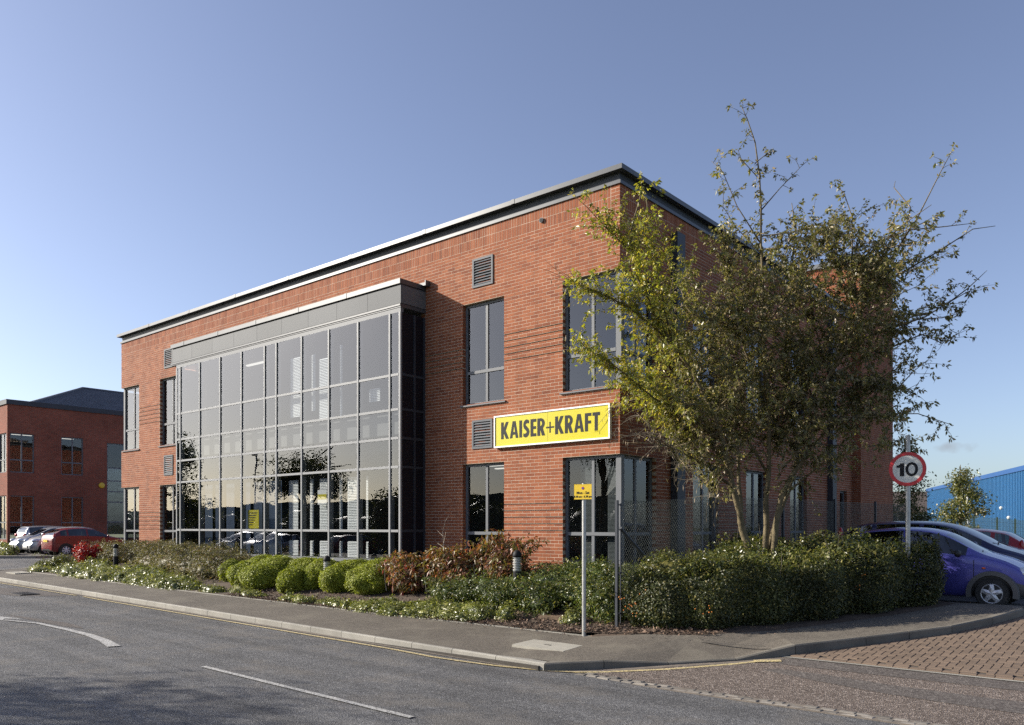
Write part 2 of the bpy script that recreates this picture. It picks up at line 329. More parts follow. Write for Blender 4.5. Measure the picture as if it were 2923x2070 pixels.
M['lf_hebe']=leaf_mat('hebe_leaves',[(0,(.15,.18,.02)),(.5,(.255,.285,.032)),(1,(.36,.37,.055))],.22,.55,.3,nscale=7,nvar=.22)
M['lf_olive']=leaf_mat('grey_green_leaves',[(0,(.085,.08,.042)),(.5,(.17,.16,.082)),(.85,(.27,.225,.13)),(1,(.30,.17,.10))],.22,.5,.3)
M['lf_green']=leaf_mat('dark_green_leaves',[(0,(.04,.06,.02)),(.5,(.085,.115,.03)),(.85,(.16,.18,.045)),(1,(.32,.26,.06))],.25,.38,.45)
M['lf_red']=leaf_mat('red_brown_leaves',[(0,(.09,.08,.03)),(.25,(.15,.13,.045)),(.45,(.19,.085,.05)),(.7,(.25,.10,.06)),(.86,(.20,.19,.05)),(1,(.42,.045,.035))],.3,.42,.4)
M['lf_scarlet']=leaf_mat('scarlet_leaves',[(0,(.20,.012,.015)),(1,(.45,.03,.03))],.3,.4,.4)
M['lf_vari']=leaf_mat('variegated_leaves',[(0,(.075,.095,.025)),(.4,(.15,.17,.045)),(.75,(.27,.265,.075)),(1,(.40,.38,.14))],.25,.34,.6,nscale=3)
M['lf_far']=leaf_mat('far_tree_leaves',[(0,(.035,.05,.018)),(.6,(.08,.095,.03)),(1,(.2,.17,.05))],.25,.45,.4)
M['lf_young']=leaf_mat('young_tree_leaves',[(0,(.07,.085,.03)),(.6,(.15,.15,.05)),(1,(.30,.21,.07))],.3,.45,.4)
M['berry']=mk('orange_berry',(.62,.20,.025),.1,9.,.35)

# ------------------------------------------------------------------ ground heights
def base(X): return -.02-.0155*max(min(X,4),-24)
def road_z(X,Y):
    t=min(max((Y+4.6)/6.6,0),1); m=min(max((X-1.4)/1.2,0),1)
    z=base(X)+.55*t*m
    if Y>-4: z+= (.52-z)*min(max((-X-24)/6,0),1)*min(1,(Y+4)/3)
    return z
def pave_z(X,Y): return base(X)+.115+.02*(Y+5.05)
def bed_z(X,Y):
    a=base(X)+.155+max(0,Y+2.9)*.215
    b=road_z(max(X,2.8),Y)+.14
    m=min(max((X-.6)/1.6,0),1)
    return a*(1-m)+max(b,a*.0+b)*m
def smoothstep(x): x=np.clip(x,0,1); return x*x*(3-2*x)
# ------------------------------------------------------------------ ground, roads, pavement
def grid(xs,ys,zf):
    mb=MB(); mb.v=[(x,y,zf(x,y)) for y in ys for x in xs]; nx=len(xs)
    for j in range(len(ys)-1):
        for i in range(nx-1): mb.f.append((j*nx+i,j*nx+i+1,(j+1)*nx+i+1,(j+1)*nx+i)); mb.m.append(0)
    return mb
mb=MB(); mb.quad((-1500,-1500,-.6),(1500,-1500,-.6),(1500,1500,-.6),(-1500,1500,-.6)); struct('ground',mb,M['grass'])
xs=[-75,-65,-55,-45,-38,-34,-32,-30,-28,-26]+[x*1.0 for x in range(-25,0)]+[x*.5 for x in range(0,14)]+[7,8,10,14,20,30,45]
ys=[-11.4,-10,-8,-6,-5.2,-4.6,-4,-3,-2,-1,0,1,2,3,5,8,12,20,40,70]
struct('road',grid(xs,ys,road_z),M['asphalt'],True)
struct('far_pavement',grid([-75,-30,-20,-10,0,5,15,45],[-16.5,-13,-11.42],lambda x,y:base(x)+.12),M['pave'])
mb=MB(); mb.box(-75,45,-60,-16.5,-.5,.12); struct('verge',mb,M['grass'])
# car park by the side street and the far one on the left
mb=MB(); mb.box(4.4,30,2.42,24,.2,.505); struct('side_car_park',mb,M['carpark'])
mb=MB(); mb.add([(-36.0,2.0,.50),(-32.6,.6,.50),(-33.2,40,.50),(-46,40,.50),(-80,40,.5),(-80,1.2,.50),(-44,1.2,.5)],[(0,1,2,3,4,5,6)])
struct('far_car_park',mb,M['carpark'])
mb=MB()
for x in (-34.75,-37.25,-39.7,-42.2): mb.quad((x-.05,1.6,.506),(x+.05,1.6,.506),(x+.05,6.2,.506),(x-.05,6.2,.506))
struct('parking_bay_lines',mb,M['wline'])
# kerb line in front (straight), curving round into the side street
side_k=[(2.20,-4.86),(2.54,-4.39),(3.21,-3.73),(3.93,-3.04),(4.54,-2.36),(5.22,-1.32),(5.66,-.65),(6.1,.05),(6.5,.98),(6.80,1.98),(6.86,2.42)]
side_up=[.115,.125,.045,.04,.165,.15,.145,.14,.145,.15,.15]
kerb_pts=[(-30.,-5.05+0)]
kz=lambda x,y,u:(x,y,road_z(x,y)+u)
back=[(-21.3,-3.6),(-15.6,-3.55),(-11.85,-3.4),(-7.2,-3.22),(-3.6,-3.08),(-1.,-2.85),(1.05,-2.7)]
mb=MB()
fx=[-22.5,-21.3,-18.4,-15.6,-11.85,-7.2,-3.6,-1.,1.05,2.1]
def backy(x):
    xs_=[b[0] for b in back]; ys_=[b[1] for b in back]; return float(np.interp(x,xs_,ys_))
rows=[]
for x in fx: rows.append(((x,-5.0,base(x)+.115),(x,backy(x)if x<1.2 else -2.58,pave_z(x,backy(x)))))
# corner part
ck=[(2.20,-4.86),(2.54,-4.39),(3.21,-3.73),(3.93,-3.04),(4.54,-2.36),(5.22,-1.32),(6.1,.05),(6.8,1.98),(6.86,2.42)]
cu=[.115,.125,.045,.04,.165,.15,.14,.15,.15]
cb=[(2.2,-2.56),(2.5,-2.5),(2.95,-2.3),(3.35,-1.9),(3.82,-1.45),(4.5,-.4),(5.15,.75),(5.7,1.85),(5.72,2.42)]
rows=rows[:-1]
for (k,u,b) in zip(ck,cu,cb):
    z=road_z(*k)+u; rows.append(((k[0]-.03,k[1]+.03,z),(b[0],b[1],max(z,road_z(max(b[0],2.9),b[1])+.14))))
for a,b in zip(rows,rows[1:]):
    mid=lambda r:tuple((p+q)/2 for p,q in zip(*r))
    mb.quad(a[0],b[0],mid(b),mid(a)); mb.quad(mid(a),mid(b),b[1],a[1])
# left end of the pavement running round into the far side road
L=[(-22.5,-4.98),(-22.5,-3.65),(-21.3,-3.6),(-21.9,-2.6),(-22.2,0),(-22.2,30),(-24.4,30),(-24.3,-.5),(-24.05,-2.5),(-23.6,-3.2),(-22.9,-4.1)]
mb.add([(x,y,pave_z(x,min(y,-3.6))+ (0.0 if y<-3 else .02)) for x,y in L],[tuple(range(len(L)-1,-1,-1))])
struct('pavement',mb,M['pave'])
# kerb stones
kerb=struct('kerb',MB().box(-22.4,1.9,-5.10,-4.98,-.3,.02),M['joint'])
def kerb_stone(p,q,ua,ub,wd=.135):
    p=Vector((p[0],p[1],0)); q=Vector((q[0],q[1],0)); d=(q-p); ln=d.length; d.normalize(); n=Vector((-d.y,d.x,0))  # n points to the pavement
    p=p+d*.005; q=q-d*.005
    za=road_z(p.x,p.y); zb=road_z(q.x,q.y); mb=MB()
    vs=[]
    for P_,z,u in((p,za,ua),(q,zb,ub)):
        for o,h in((-.02,-.12),(-.012,max(u-.018,.004)),(.008,u),(wd,u),(wd,-.12)):
            v=P_+n*o; vs.append((v.x,v.y,z+h))
    mb.add(vs,[(i,i+1,6+i,5+i) for i in range(4)]+[(0,1,2,3,4),(9,8,7,6,5)])
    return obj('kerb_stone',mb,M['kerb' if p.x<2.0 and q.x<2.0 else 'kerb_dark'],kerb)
x=1.98
while x>-22.6:
    kerb_stone((x-.917,-5.05),(x,-5.05),.115,.115); x-=.917
curveL=[(-22.62,-5.05),(-23.4,-5.35),(-24.2,-5.9)]
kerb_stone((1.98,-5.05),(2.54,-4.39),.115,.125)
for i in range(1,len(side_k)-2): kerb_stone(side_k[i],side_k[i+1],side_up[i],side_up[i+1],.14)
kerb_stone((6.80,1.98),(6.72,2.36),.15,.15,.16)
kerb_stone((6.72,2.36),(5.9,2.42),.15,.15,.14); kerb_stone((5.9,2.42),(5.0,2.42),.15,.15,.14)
# flush edging where the pavement meets the far side road, far kerb
mb=MB()
E_=[(-22.3,-4.95),(-22.9,-4.1),(-23.6,-3.2),(-24.05,-2.5),(-24.3,-.5),(-24.4,12)]
for a,b in zip(E_,E_[1:]):
    for (p,q) in((a,b),):
        mb.add([(p[0]-.12,p[1],pave_z(p[0],-3.8)+.012),(q[0]-.12,q[1],pave_z(q[0],-3.8)+.012),(q[0]+.02,q[1],pave_z(q[0],-3.8)+.012),(p[0]+.02,p[1],pave_z(p[0],-3.8)+.012),
          (p[0]-.12,p[1],.2),(q[0]-.12,q[1],.2),(q[0]+.02,q[1],.2),(p[0]+.02,p[1],.2)],[(0,1,2,3),(0,4,5,1),(3,2,6,7)])
struct('edging',mb,M['kerb'])
mb=MB(); mb.add([(-46,-1.6,.62),(-33.9,-.75,.62),(-32.5,.5,.62),(-32.5,.7,.62),(-34.4,1.55,.64),(-46,.9,.64),(-46,-1.6,.2),(-33.9,-.75,.2),(-32.5,.5,.2),(-32.5,.7,.2)],
   [(0,1,2,3,4,5),(0,6,7,1),(1,7,8,2),(2,8,9,3)]); struct('far_pavement_corner',mb,M['pave'])
mb=MB()
for a,b in zip([(-46,-1.68),(-33.9,-.83),(-32.42,.45)],[(-33.9,-.83),(-32.42,.45),(-32.3,40)]):
    d=Vector((b[0]-a[0],b[1]-a[1],0)).normalized(); n=Vector((d.y,-d.x,0))*.07
    c=Vector(((a[0]+b[0])/2,(a[1]+b[1])/2,.5)); mb.obox(c,d*(Vector((b[0]-a[0],b[1]-a[1],0)).length/2),n,(0,0,.14))
struct('far_kerb',mb,M['kerb'])
# planting bed
pts=[]; xs=[-22.3+i*.5 for i in range(50)]
mb=MB(); ny=9
for x in xs:
    y0=backy(min(x,1.05)); y0=y0 if x<1.05 else float(np.interp(x,[1.05,2.2,2.95],[-2.7,-2.56,-2.3]))
    for j in range(ny):
        y=y0+(1.2-y0)*(j/(ny-1))**1.0
        mb.v.append((x,y,bed_z(x,y)+ (random.uniform(-.015,.03) if j else .0)))
for i in range(len(xs)-1):
    for j in range(ny-1): mb.f.append((i*ny+j,(i+1)*ny+j,(i+1)*ny+j+1,i*ny+j+1)); mb.m.append(0)
struct('planting_bed',mb,M['soil'],True)
hb=[(1.2,-2.85),(2.2,-2.68),(3.05,-2.4),(3.95,-1.5),(4.65,-.4),(5.3,.75),(5.85,1.9),(5.85,2.5),(1.2,2.5)]
hi_=[(1.4,-2.5),(2.15,-2.4),(2.85,-2.15),(3.7,-1.35),(4.38,-.3),(5.03,.83),(5.57,1.9),(5.57,2.3),(1.4,2.3)]
mb=MB(); mb.add([(x,y,bed_z(x,y)-.035) for x,y in hb]+[(x,y,bed_z(x,y)+.02) for x,y in hi_]+[(2.6,0.,bed_z(2.6,0)+.05)],[(i,(i+1)%9,9+(i+1)%9,9+i) for i in range(9)]+[(9+i,9+(i+1)%9,18) for i in range(9)])
mb.add([(0.,1.0,.9),(1.3,1.0,.72),(1.3,19,.8),(0,19,.9)],[(0,1,2,3)]); mb.add([(1.25,2.38,.66),(4.5,2.38,.58),(4.5,2.9,.56),(1.25,2.9,.62)],[(0,1,2,3)]); mb.add([(1.25,2.8,.62),(4.5,2.8,.56),(4.5,22,.6),(1.25,22,.8)],[(0,1,2,3)])
struct('hedge_bed',mb,M['soil'])
# timber edge of the pavement
mb=MB()
for a,b in zip(back+[(2.2,-2.56),(2.95,-2.3)],(back+[(2.2,-2.56),(2.95,-2.3)])[1:]):
    d=Vector((b[0]-a[0],b[1]-a[1],0)); c=Vector(((a[0]+b[0])/2,(a[1]+b[1])/2,(pave_z(*a)+pave_z(*b))/2)); t=Vector((-d.y,d.x,0)).normalized()
    mb.obox(c,d/2*.995+Vector((0,0,(pave_z(*b)-pave_z(*a))/2)),t*.02,(0,0,.016))
struct('pavement_edging',mb,M['kerb'])
# joints in the pavement surface beside the corner
mb=MB(); mb.quad((2.35,-2.62,.178),(2.37,-2.58,.18),(4.22,-2.60,.24),(4.2,-2.64,.237))
struct('pavement_joint',mb,M['joint'])
# road markings
def strip(name,pts,w,m,h=.013,parent=None):
    mb=MB(); vs=[]
    for i,p in enumerate(pts):
        a=Vector(pts[max(i-1,0)]);b=Vector(pts[min(i+1,len(pts)-1)]); d=(b-a).normalized(); n=Vector((-d.y,d.x))*(w[i] if isinstance(w,list) else w)/2
        for s in(-1,1): vs.append((p[0]+s*n.x,p[1]+s*n.y,road_z(p[0]+s*n.x,p[1]+s*n.y)+h))
    mb.add(vs,[(2*i,2*i+1,2*i+3,2*i+2) for i in range(len(pts)-1)])
    return struct(name,mb,m)
strip('yellow_line',[(-26,-5.3)]+[(x,-5.3) for x in range(-25,-13)]+[(-13.42,-5.27)],.07,M['yline'])
strip('yellow_line',[(-13.0,-5.26)]+[(x*1.,-5.3) for x in range(-12,0)]+[(0.,-5.36),(.55,-5.33),(1.2,-5.25),(1.9,-5.06),(2.37,-4.84),(2.65,-4.58),(3.35,-3.98),(4.01,-3.24),(4.3,-2.86)],.075,M['yline'])
strip('yellow_line_end_bar',[(4.18,-2.98),(4.5,-2.78)],.13,M['yline'],.017)
strip('centre_line',[(-1.73,-8.175),(0,-8.18),(2.6,-8.175)],.085,M['wline'])
strip('centre_line_arc',[(-9.2,-8.31),(-8.25,-8.03),(-6.9,-7.99),(-5.92,-8.005),(-5.1,-8.1),(-4.38,-8.26)],[.06,.10,.12,.15,.17,.2],M['wline'])
mb=MB(); z=lambda x,y:(x,y,road_z(x,y)+.005)
mb.add([z(-11.4,-8.15),z(-9.9,-8.14),z(-9.18,-7.97),z(-9.5,-8.2),z(-9.25,-8.32),z(-9.9,-8.62),z(-11.4,-8.9)],[(6,5,4,3,2,1,0)]); struct('junction_marking',mb,M['wline'])
strip('centre_line',[(-60,-8.2),(-40,-8.2),(-16,-8.2)],.09,M['wline']); strip('centre_line',[(5.2,-8.17),(9,-8.17)],.085,M['wline'])
mb=MB(); mb.add([z(-10.4,-7.95),z(-8.0,-7.6),z(-7.3,-7.62),z(-6.9,-7.72),z(-7.6,-7.86),z(-9.,-7.93)],[(0,5,4,3,2,1)]); struct('road_patch',mb,M['chip_dk'])
mb=MB(); mb.add([z(-17.6,-6.75),z(-14.4,-6.42),z(-13.5,-5.5),z(-14.,-5.42),z(-16.5,-5.45),z(-17.7,-6.2)],[(0,1,2,3,4,5)]); struct('gully_patch',mb,M['chip_dk'])
strip('gutter_dirt',[(-24,-5.12)]+[(x*.5,-5.115+random.uniform(-.012,.012)) for x in range(-46,4)]+[(2.06,-5.0),(2.6,-4.52),(3.26,-3.82),(3.98,-3.12),(4.6,-2.45)],[.10]+[random.uniform(.07,.15) for _ in range(50)]+[.12,.12,.1,.1,.08],M['sand'],.009)
# gully grate
g=thing('gully_grate','cast iron gully grating set in the road beside the kerb','drain',(-14.8,-6.05,road_z(-14.8,-6.05)))
mb=MB(); zz=road_z(-14.8,-6.05)+.012
for sgn in(-1,1): mb.obox((-14.8,-6.05+sgn*.21,zz),(.44,0,-.006),(0,.03,0),(0,0,.012)); mb.obox((-14.8+sgn*.42,-6.05,zz),(.03,0,0),(0,.2,0),(0,0,.012))
obj('frame',mb,M['iron'],g)
mb=MB(); mb.quad((-15.2,-6.24,zz-.004),(-14.4,-6.24,zz-.006),(-14.4,-5.86,zz-.006),(-15.2,-5.86,zz-.004)); obj('pit',mb,M['dark'],g)
for i in range(9):
    mb=MB(); mb.obox((-15.12+i*.08,-6.05,zz+.004),(.02,0,0),(0,.18,0),(0,0,.01)); obj('bar',mb,M['iron'],g)
# covers in the pavement
def cover(label,pts,dz):
    mb=MB(); mb.add([(x,y,pave_z(x,y)+dz) for x,y in pts]+[(x,y,pave_z(x,y)-.02) for x,y in pts],[(0,1,2,3),(0,4,5,1),(1,5,6,2),(2,6,7,3),(3,7,4,0)])
    t=thing('inspection_cover',label,'cover',(pts[0][0],pts[0][1],pave_z(*pts[0]))); obj('slab',mb,M['cover'],t)
    cx=sum(p[0] for p in pts)/4; cy=sum(p[1] for p in pts)/4
    mb=MB(); mb.box(cx-.06,cx+.06,cy-.02,cy+.02,pave_z(cx,cy)+dz-.01,pave_z(cx,cy)+dz+.004); obj('lifting_slot',mb,M['iron'],t)
cover('pale concrete inspection cover in the pavement by the parking plate post',[(.76,-4.33),(1.75,-4.30),(1.68,-3.69),(.72,-3.72)],.04)
cover('pale inspection cover in the pavement at the far side road corner',[(-21.6,-4.3),(-20.75,-4.3),(-20.75,-3.8),(-21.6,-3.8)],.03)
# side street surfaces
def sheet(name,x0,x1,y0,y1,h,m,n=8):
    mb=grid([x0+(x1-x0)*i/n for i in range(n+1)],[y0+(y1-y0)*i/5 for i in range(6)],lambda x,y:road_z(x,y)+h); return struct(name,mb,m)
sx=lambda y:float(np.interp(y,[-4.86,-4.39,-3.73,-3.04,-2.36],[2.2,2.54,3.21,3.93,4.54]))-.02
mb=MB(); 
yy=[-4.74,-4.3,-3.85,-3.4,-2.95,-2.56]
for a,b in zip(yy,yy[1:]):
    xa=[sx(a)+ (20-sx(a))*i/8 for i in range(9)]; xb=[sx(b)+(20-sx(b))*i/8 for i in range(9)]
    for i in range(8): mb.quad(*[(x,y,road_z(x,y)+.004) for x,y in((xa[i],a),(xa[i+1],a),(xb[i+1],b),(xb[i],b))])
struct('chipping_strip',mb,M['chip'])
mb=MB()
ws=[(4.4,-3.28,.16),(5.3,-3.42,.36),(6.2,-3.58,.42),(7.2,-3.66,.46),(8.4,-3.7,.5),(12,-3.7,.5),(20,-3.7,.5)]
for a,b in zip(ws,ws[1:]): mb.quad(*[(x,y,road_z(x,y)+.008) for x,y in((a[0],a[1]-a[2]/2),(b[0],b[1]-b[2]/2),(b[0],b[1]+b[2]/2),(a[0],a[1]+a[2]/2))])
for a,b in zip([4.5,6,8,12],[6,8,12,20]): mb.quad(*[(x,y,road_z(x,y)+.008) for x,y in((a,-2.95),(b,-2.95),(b,-2.56),(a,-2.56))])
struct('worn_band',mb,M['chip_dk'])
# setts
cs=struct('sett_strip',MB().box(2.35,14,-4.98,-4.73,-.3,-.072),M['sand'])
sett_meshes=[]
for k in range(5):
    mb=MB(); a=.088+random.uniform(-.008,.008); b=.05
    top=[(-a+random.uniform(0,.015),-b+random.uniform(0,.012)),(a-random.uniform(0,.015),-b+random.uniform(0,.012)),(a-random.uniform(0,.015),b-random.uniform(0,.012)),(-a+random.uniform(0,.015),b-random.uniform(0,.012))]
    vs=[(x*1.04,y*1.04,-.05) for x,y in top]+[(x,y,.008) for x,y in top]+[(x*.86,y*.84,.012+random.uniform(-.002,.003)) for x,y in top]
    mb.add(vs,[(i,(i+1)%4,4+(i+1)%4,4+i) for i in range(4)]+[(4+i,4+(i+1)%4,8+(i+1)%4,8+i) for i in range(4)]+[(8,9,10,11)])
    sett_meshes.append(mesh_of('sett',mb,M['sett']))
for r in range(2):
    x=2.5+r*.09
    while x<9.6:
        o=link('sett',random.choice(sett_meshes),cs); o.location=(x,-4.905+r*.108+random.uniform(-.008,.008),road_z(x,-4.9)+.004+random.uniform(-.006,.004)); o.rotation_euler=(random.uniform(-.06,.06),random.uniform(-.05,.05),random.uniform(-.06,.06)); x+=.192+random.uniform(-.012,.012)
# block paving, herringbone at 45 degrees
bp_=MB()
def inpave(x,y):
    if y<-2.33 or x>13 or y>9: return False
    k=float(np.interp(y,[-2.36,-1.32,.05,1.98,2.5,12],[4.54,5.22,6.1,6.8,7.0,7.6])); return x>k+.02
mbed=MB()
yy=[-2.56,-1.5,-.5,.5,1.5,2.4]
for a,b in zip(yy,yy[1:]):
    ka=float(np.interp(a,[-2.56,-1.32,.05,1.98,2.5],[4.36,5.2,6.08,6.78,6.9])); kb=float(np.interp(b,[-2.56,-1.32,.05,1.98,2.5],[4.36,5.2,6.08,6.78,6.9]))
    mbed.quad((ka,a,road_z(5,a)+.012),(14,a,road_z(5,a)+.012),(14,b,road_z(5,b)+.012),(kb,b,road_z(5,b)+.012))
paving=struct('block_paving',mbed,M['joint'])
def paver_mb(hx,hy):
    mb=MB(); c=.007
    vs=[(x,y,-.04) for x,y in((-hx,-hy),(hx,-hy),(hx,hy),(-hx,hy))]+[(x,y,.004) for x,y in((-hx,-hy),(hx,-hy),(hx,hy),(-hx,hy))]+[(x,y,.011) for x,y in((-hx+c,-hy+c),(hx-c,-hy+c),(hx-c,hy-c),(-hx+c,hy-c))]
    return mb.add(vs,[(i,(i+1)%4,4+(i+1)%4,4+i) for i in range(4)]+[(4+i,4+(i+1)%4,8+(i+1)%4,8+i) for i in range(4)]+[(8,9,10,11)])
pmesh=mesh_of('paver',paver_mb(.0975,.0475),M['paver'])
cand=[]; halves=[]
c45=math.cos(R(45)); U=.1
for i in range(0,90):
    for j in range(0,115):
        k=(i-j)%4   # classic 2:1 herringbone on a square lattice
        if k==0: cx,cy,rot=(i+1)*U,(j+.5)*U,0
        elif k==3: cx,cy,rot=(i+.5)*U,(j+1)*U,1
        else: continue
        x=4.3+cx; y=-2.38+cy; dx_,dy_=((.05,0) if rot==0 else (0,.05))
        a_=inpave(x-dx_,y-dy_); b_=inpave(x+dx_,y+dy_)
        if a_ and b_: cand.append((x,y,rot))
        elif a_: halves.append((x-dx_,y-dy_))
        elif b_: halves.append((x+dx_,y+dy_))
for n in range(46):  # edge course
    cand.append((4.62+n*.2,-2.44,2))
cx0,cy0=9.061,-14.14
cand.sort(key=lambda p:(0 if p[0]<8.2 else 50)+math.hypot(p[0]-cx0,p[1]-cy0))
slope=math.atan(.55/6.6)
far=MB(); pv=paver_mb(.0975,.0475)
for n,(x,y,rot) in enumerate(cand):
    ang={0:0,1:R(90),2:0}[rot]; zc=road_z(5,y)+.018+random.uniform(-.0025,.0025); tx=slope+random.uniform(-.012,.012); ty=random.uniform(-.012,.012)
    if n<295:
        o=link('paver',pmesh,paving); o.location=(x,y,zc); o.rotation_euler=(Matrix.Rotation(tx,3,'X')@Matrix.Rotation(ty,3,'Y')@Matrix.Rotation(ang,3,'Z')).to_euler()
    else:
        mt=Matrix.Translation((x,y,zc))@Matrix.Rotation(slope,4,'X')@Matrix.Rotation(ang,4,'Z')
        far.add([mt@Vector(v) for v in pv.v],pv.f)
ph=paver_mb(.0475,.0475)
for x,y in halves:
    mt=Matrix.Translation((x,y,road_z(5,y)+.018))@Matrix.Rotation(slope,4,'X'); far.add([mt@Vector(v) for v in ph.v],ph.f)
o=obj('remaining_pavers',far,M['paver_s'],paving); o['kind']='stuff'
mb=MB(); 
for a,b in zip([4.4,6,8,11],[6,8,11,14]): mb.add([(a,-2.56,road_z(5,-2.56)+.016),(b,-2.56,road_z(5,-2.56)+.016),(b,-2.5,road_z(5,-2.5)+.016),(a,-2.5,road_z(5,-2.5)+.016)],[(0,1,2,3)])
struct('channel_edge',mb,M['kerb'])

# ------------------------------------------------------------------ office building
B=thing('office_building','two storey red brick office building with a projecting glazed bay and grey roof edge','building',(0,0,0))
TOP=9.05
def courses(zlo): 
    k=0; out=[]
    while TOP-.075*(k+1)>zlo: out.append(k); k+=1
    return out
def subtract(iv,cuts):
    segs=[iv]
    for c0,c1 in cuts:
        nx=[]
        for a,b in segs:
            if c1<=a or c0>=b: nx.append((a,b))
            else:
                if c0-a>.02: nx.append((a,c0))
                if b-c1>.02: nx.append((c1,b))
        segs=nx
    return segs
PIECES={}
def brick_wall(tagname,u0,u1,zlo,openings,grooves,P,skip=None,soldier_q=((True,True)),ret=.11,u_base=0.):
    """P(u,d,z) -> world point; d = outwards. returns list of bricks (u0,u1,z0,z1,depth)"""
    out=[]
    gset={}
    for (ga,gb,zs) in grooves:
        for zg in zs: gset.setdefault(round((TOP-zg)/.075),[]).append((ga,gb))
    for k in courses(zlo):
        zt=TOP-.075*k; zb=zt-.065
        if k<6: continue
        off=(k%2)*.1125
        n0=int((u0-u_base-off)/.225)-2; n1=int((u1-u_base-off)/.225)+2
        zc=(zt+zb)/2; cuts=[(a,b) for a,b,c,d in openings if c<zc<d]
        edges=[e for c in cuts for e in c]
        for n in range(n0,n1+1):
            a=u_base+off+n*.225+.005; b=a+.215
            if n==-1 and abs(off)<1e-6: pass
            a=max(a,u0); b=min(b,u1)
            if b-a<.03: continue
            for s0,s1 in subtract((a,b),cuts):
                top=zt
                for ga,gb in gset.get(k,[]):
                    if ga<(s0+s1)/2<gb: top=zt-.020
                dep=ret if any(abs(s0-e)<.004 or abs(s1-e)<.004 for e in edges) else .02
                out.append((s0,s1,zb,top,dep))
    # soldier courses with a stretcher quoin at each end
    for r in range(2):
        zt=TOP-.225*r; zb=zt-.215
        a=u0+(.225 if soldier_q[0] else 0); e=u1-(.225 if soldier_q[1] else 0); n=max(1,round((e-a)/.075)); st=(e-a)/n
        for i in range(n): out.append((a+i*st+.005,a+(i+1)*st-.005,zb,zt,.02))
    for k in range(6):
        zt=TOP-.075*k
        for q,(a,b) in ((soldier_q[0],(u0,u0+.215)),(soldier_q[1],(u1-.215,u1))):
            if q:
                if k%2: out+= [(a,a+.1025,zt-.065,zt,.02),(a+.1125,b,zt-.065,zt,.02)]
                else: out.append((a,b,zt-.065,zt,.02))
    return out
def bricks_mesh(lst,P):
    mb=MB()
    for (a,b,z0,z1,dep) in lst:
        j=random.uniform(-.0015,.0015)
        vs=[P(a,j,z0),P(b,j,z0),P(b,j,z1),P(a,j,z1),P(a,-dep,z0),P(b,-dep,z0),P(b,-dep,z1),P(a,-dep,z1)]
        mb.add(vs,[(0,1,2,3),(4,0,3,7),(1,5,6,2),(3,2,6,7),(4,5,1,0)])
    return mb
def backing(u0,u1,z0,z1,openings,grooves,P,d=-.002,dg=-.035,ret=.12):
    mb=MB()
    us=sorted({u0,u1}|{v for o in openings for v in o[:2] if u0<v<u1}|{v for g in grooves for v in g[:2]})
    gz=[]
    for ga,gb,zs in grooves:
        for zg in zs: gz.append((ga,gb,zg-.024,zg+.002))
    zs_=sorted({z0,z1}|{v for o in openings for v in o[2:] if z0<v<z1}|{v for g in gz for v in g[2:]})
    for i in range(len(us)-1):
        for j in range(len(zs_)-1):
            uc=(us[i]+us[i+1])/2; zc=(zs_[j]+zs_[j+1])/2
            if any(o[0]<uc<o[1] and o[2]<zc<o[3] for o in openings): continue
            dd=dg if any(g[0]<uc<g[1] and g[2]<zc<g[3] for g in gz) else d
            mb.quad(P(us[i],dd,zs_[j]),P(us[i+1],dd,zs_[j]),P(us[i+1],dd,zs_[j+1]),P(us[i],dd,zs_[j+1]))
    for a,b,c,e in openings:
        g=.007
        for uu,sg in((a,-1),(b,1)):
            if uu<=u0+.001 or uu>=u1-.001: continue
            mb.quad(P(uu+sg*g,d,c),P(uu+sg*g,-ret-.05,c),P(uu+sg*g,-ret-.05,e),P(uu+sg*g,d,e))
        if e<z1: mb.quad(P(a,d,e+.004),P(b,d,e+.004),P(b,-ret-.05,e+.004),P(a,-ret-.05,e+.004))
        if c>z0: mb.quad(P(a,d,c-.004),P(b,d,c-.004),P(b,-ret-.05,c-.004),P(a,-ret-.05,c-.004))
    return mb
PF=lambda u,d,z:(u,-d,z)          # front wall plane Y=0, outwards -Y
PS=lambda u,d,z:(d,u,z)           # side wall plane X=0, outwards +X
W_=22.62; HU,SU,HL,SL=7.325,4.90,3.50,.5
frontop=[(-1.46,0.,SU,HU),(-4.45,-3.14,SU,HU),(-1.46,0.,SL,HL),(-4.45,-3.14,SL,HL),
  (-W_,-21.16,SU,HU),(-19.55,-18.19,SU,HU),(-W_,-21.16,SL,HL),(-19.55,-18.19,SL,HL),(-16.6,-5.9,SL,7.9)]
GU=[6.425,6.275,6.125,5.975,5.825]; GL_=[2.525,2.375,2.225,2.075,1.925]
fg=[(-3.14,-1.46,GU),(-3.14,-1.46,GL_),(-21.16,-19.55,GU),(-21.16,-19.55,GL_),(-5.9,-4.45,GU[1:]),(-18.19,-16.6,GU)]
fw=obj('front_wall',backing(-W_,0.,.5,TOP,frontop,fg,PF),M['mortar'],B)
fb=brick_wall('front',-W_,0.,.5,frontop,fg,PF)
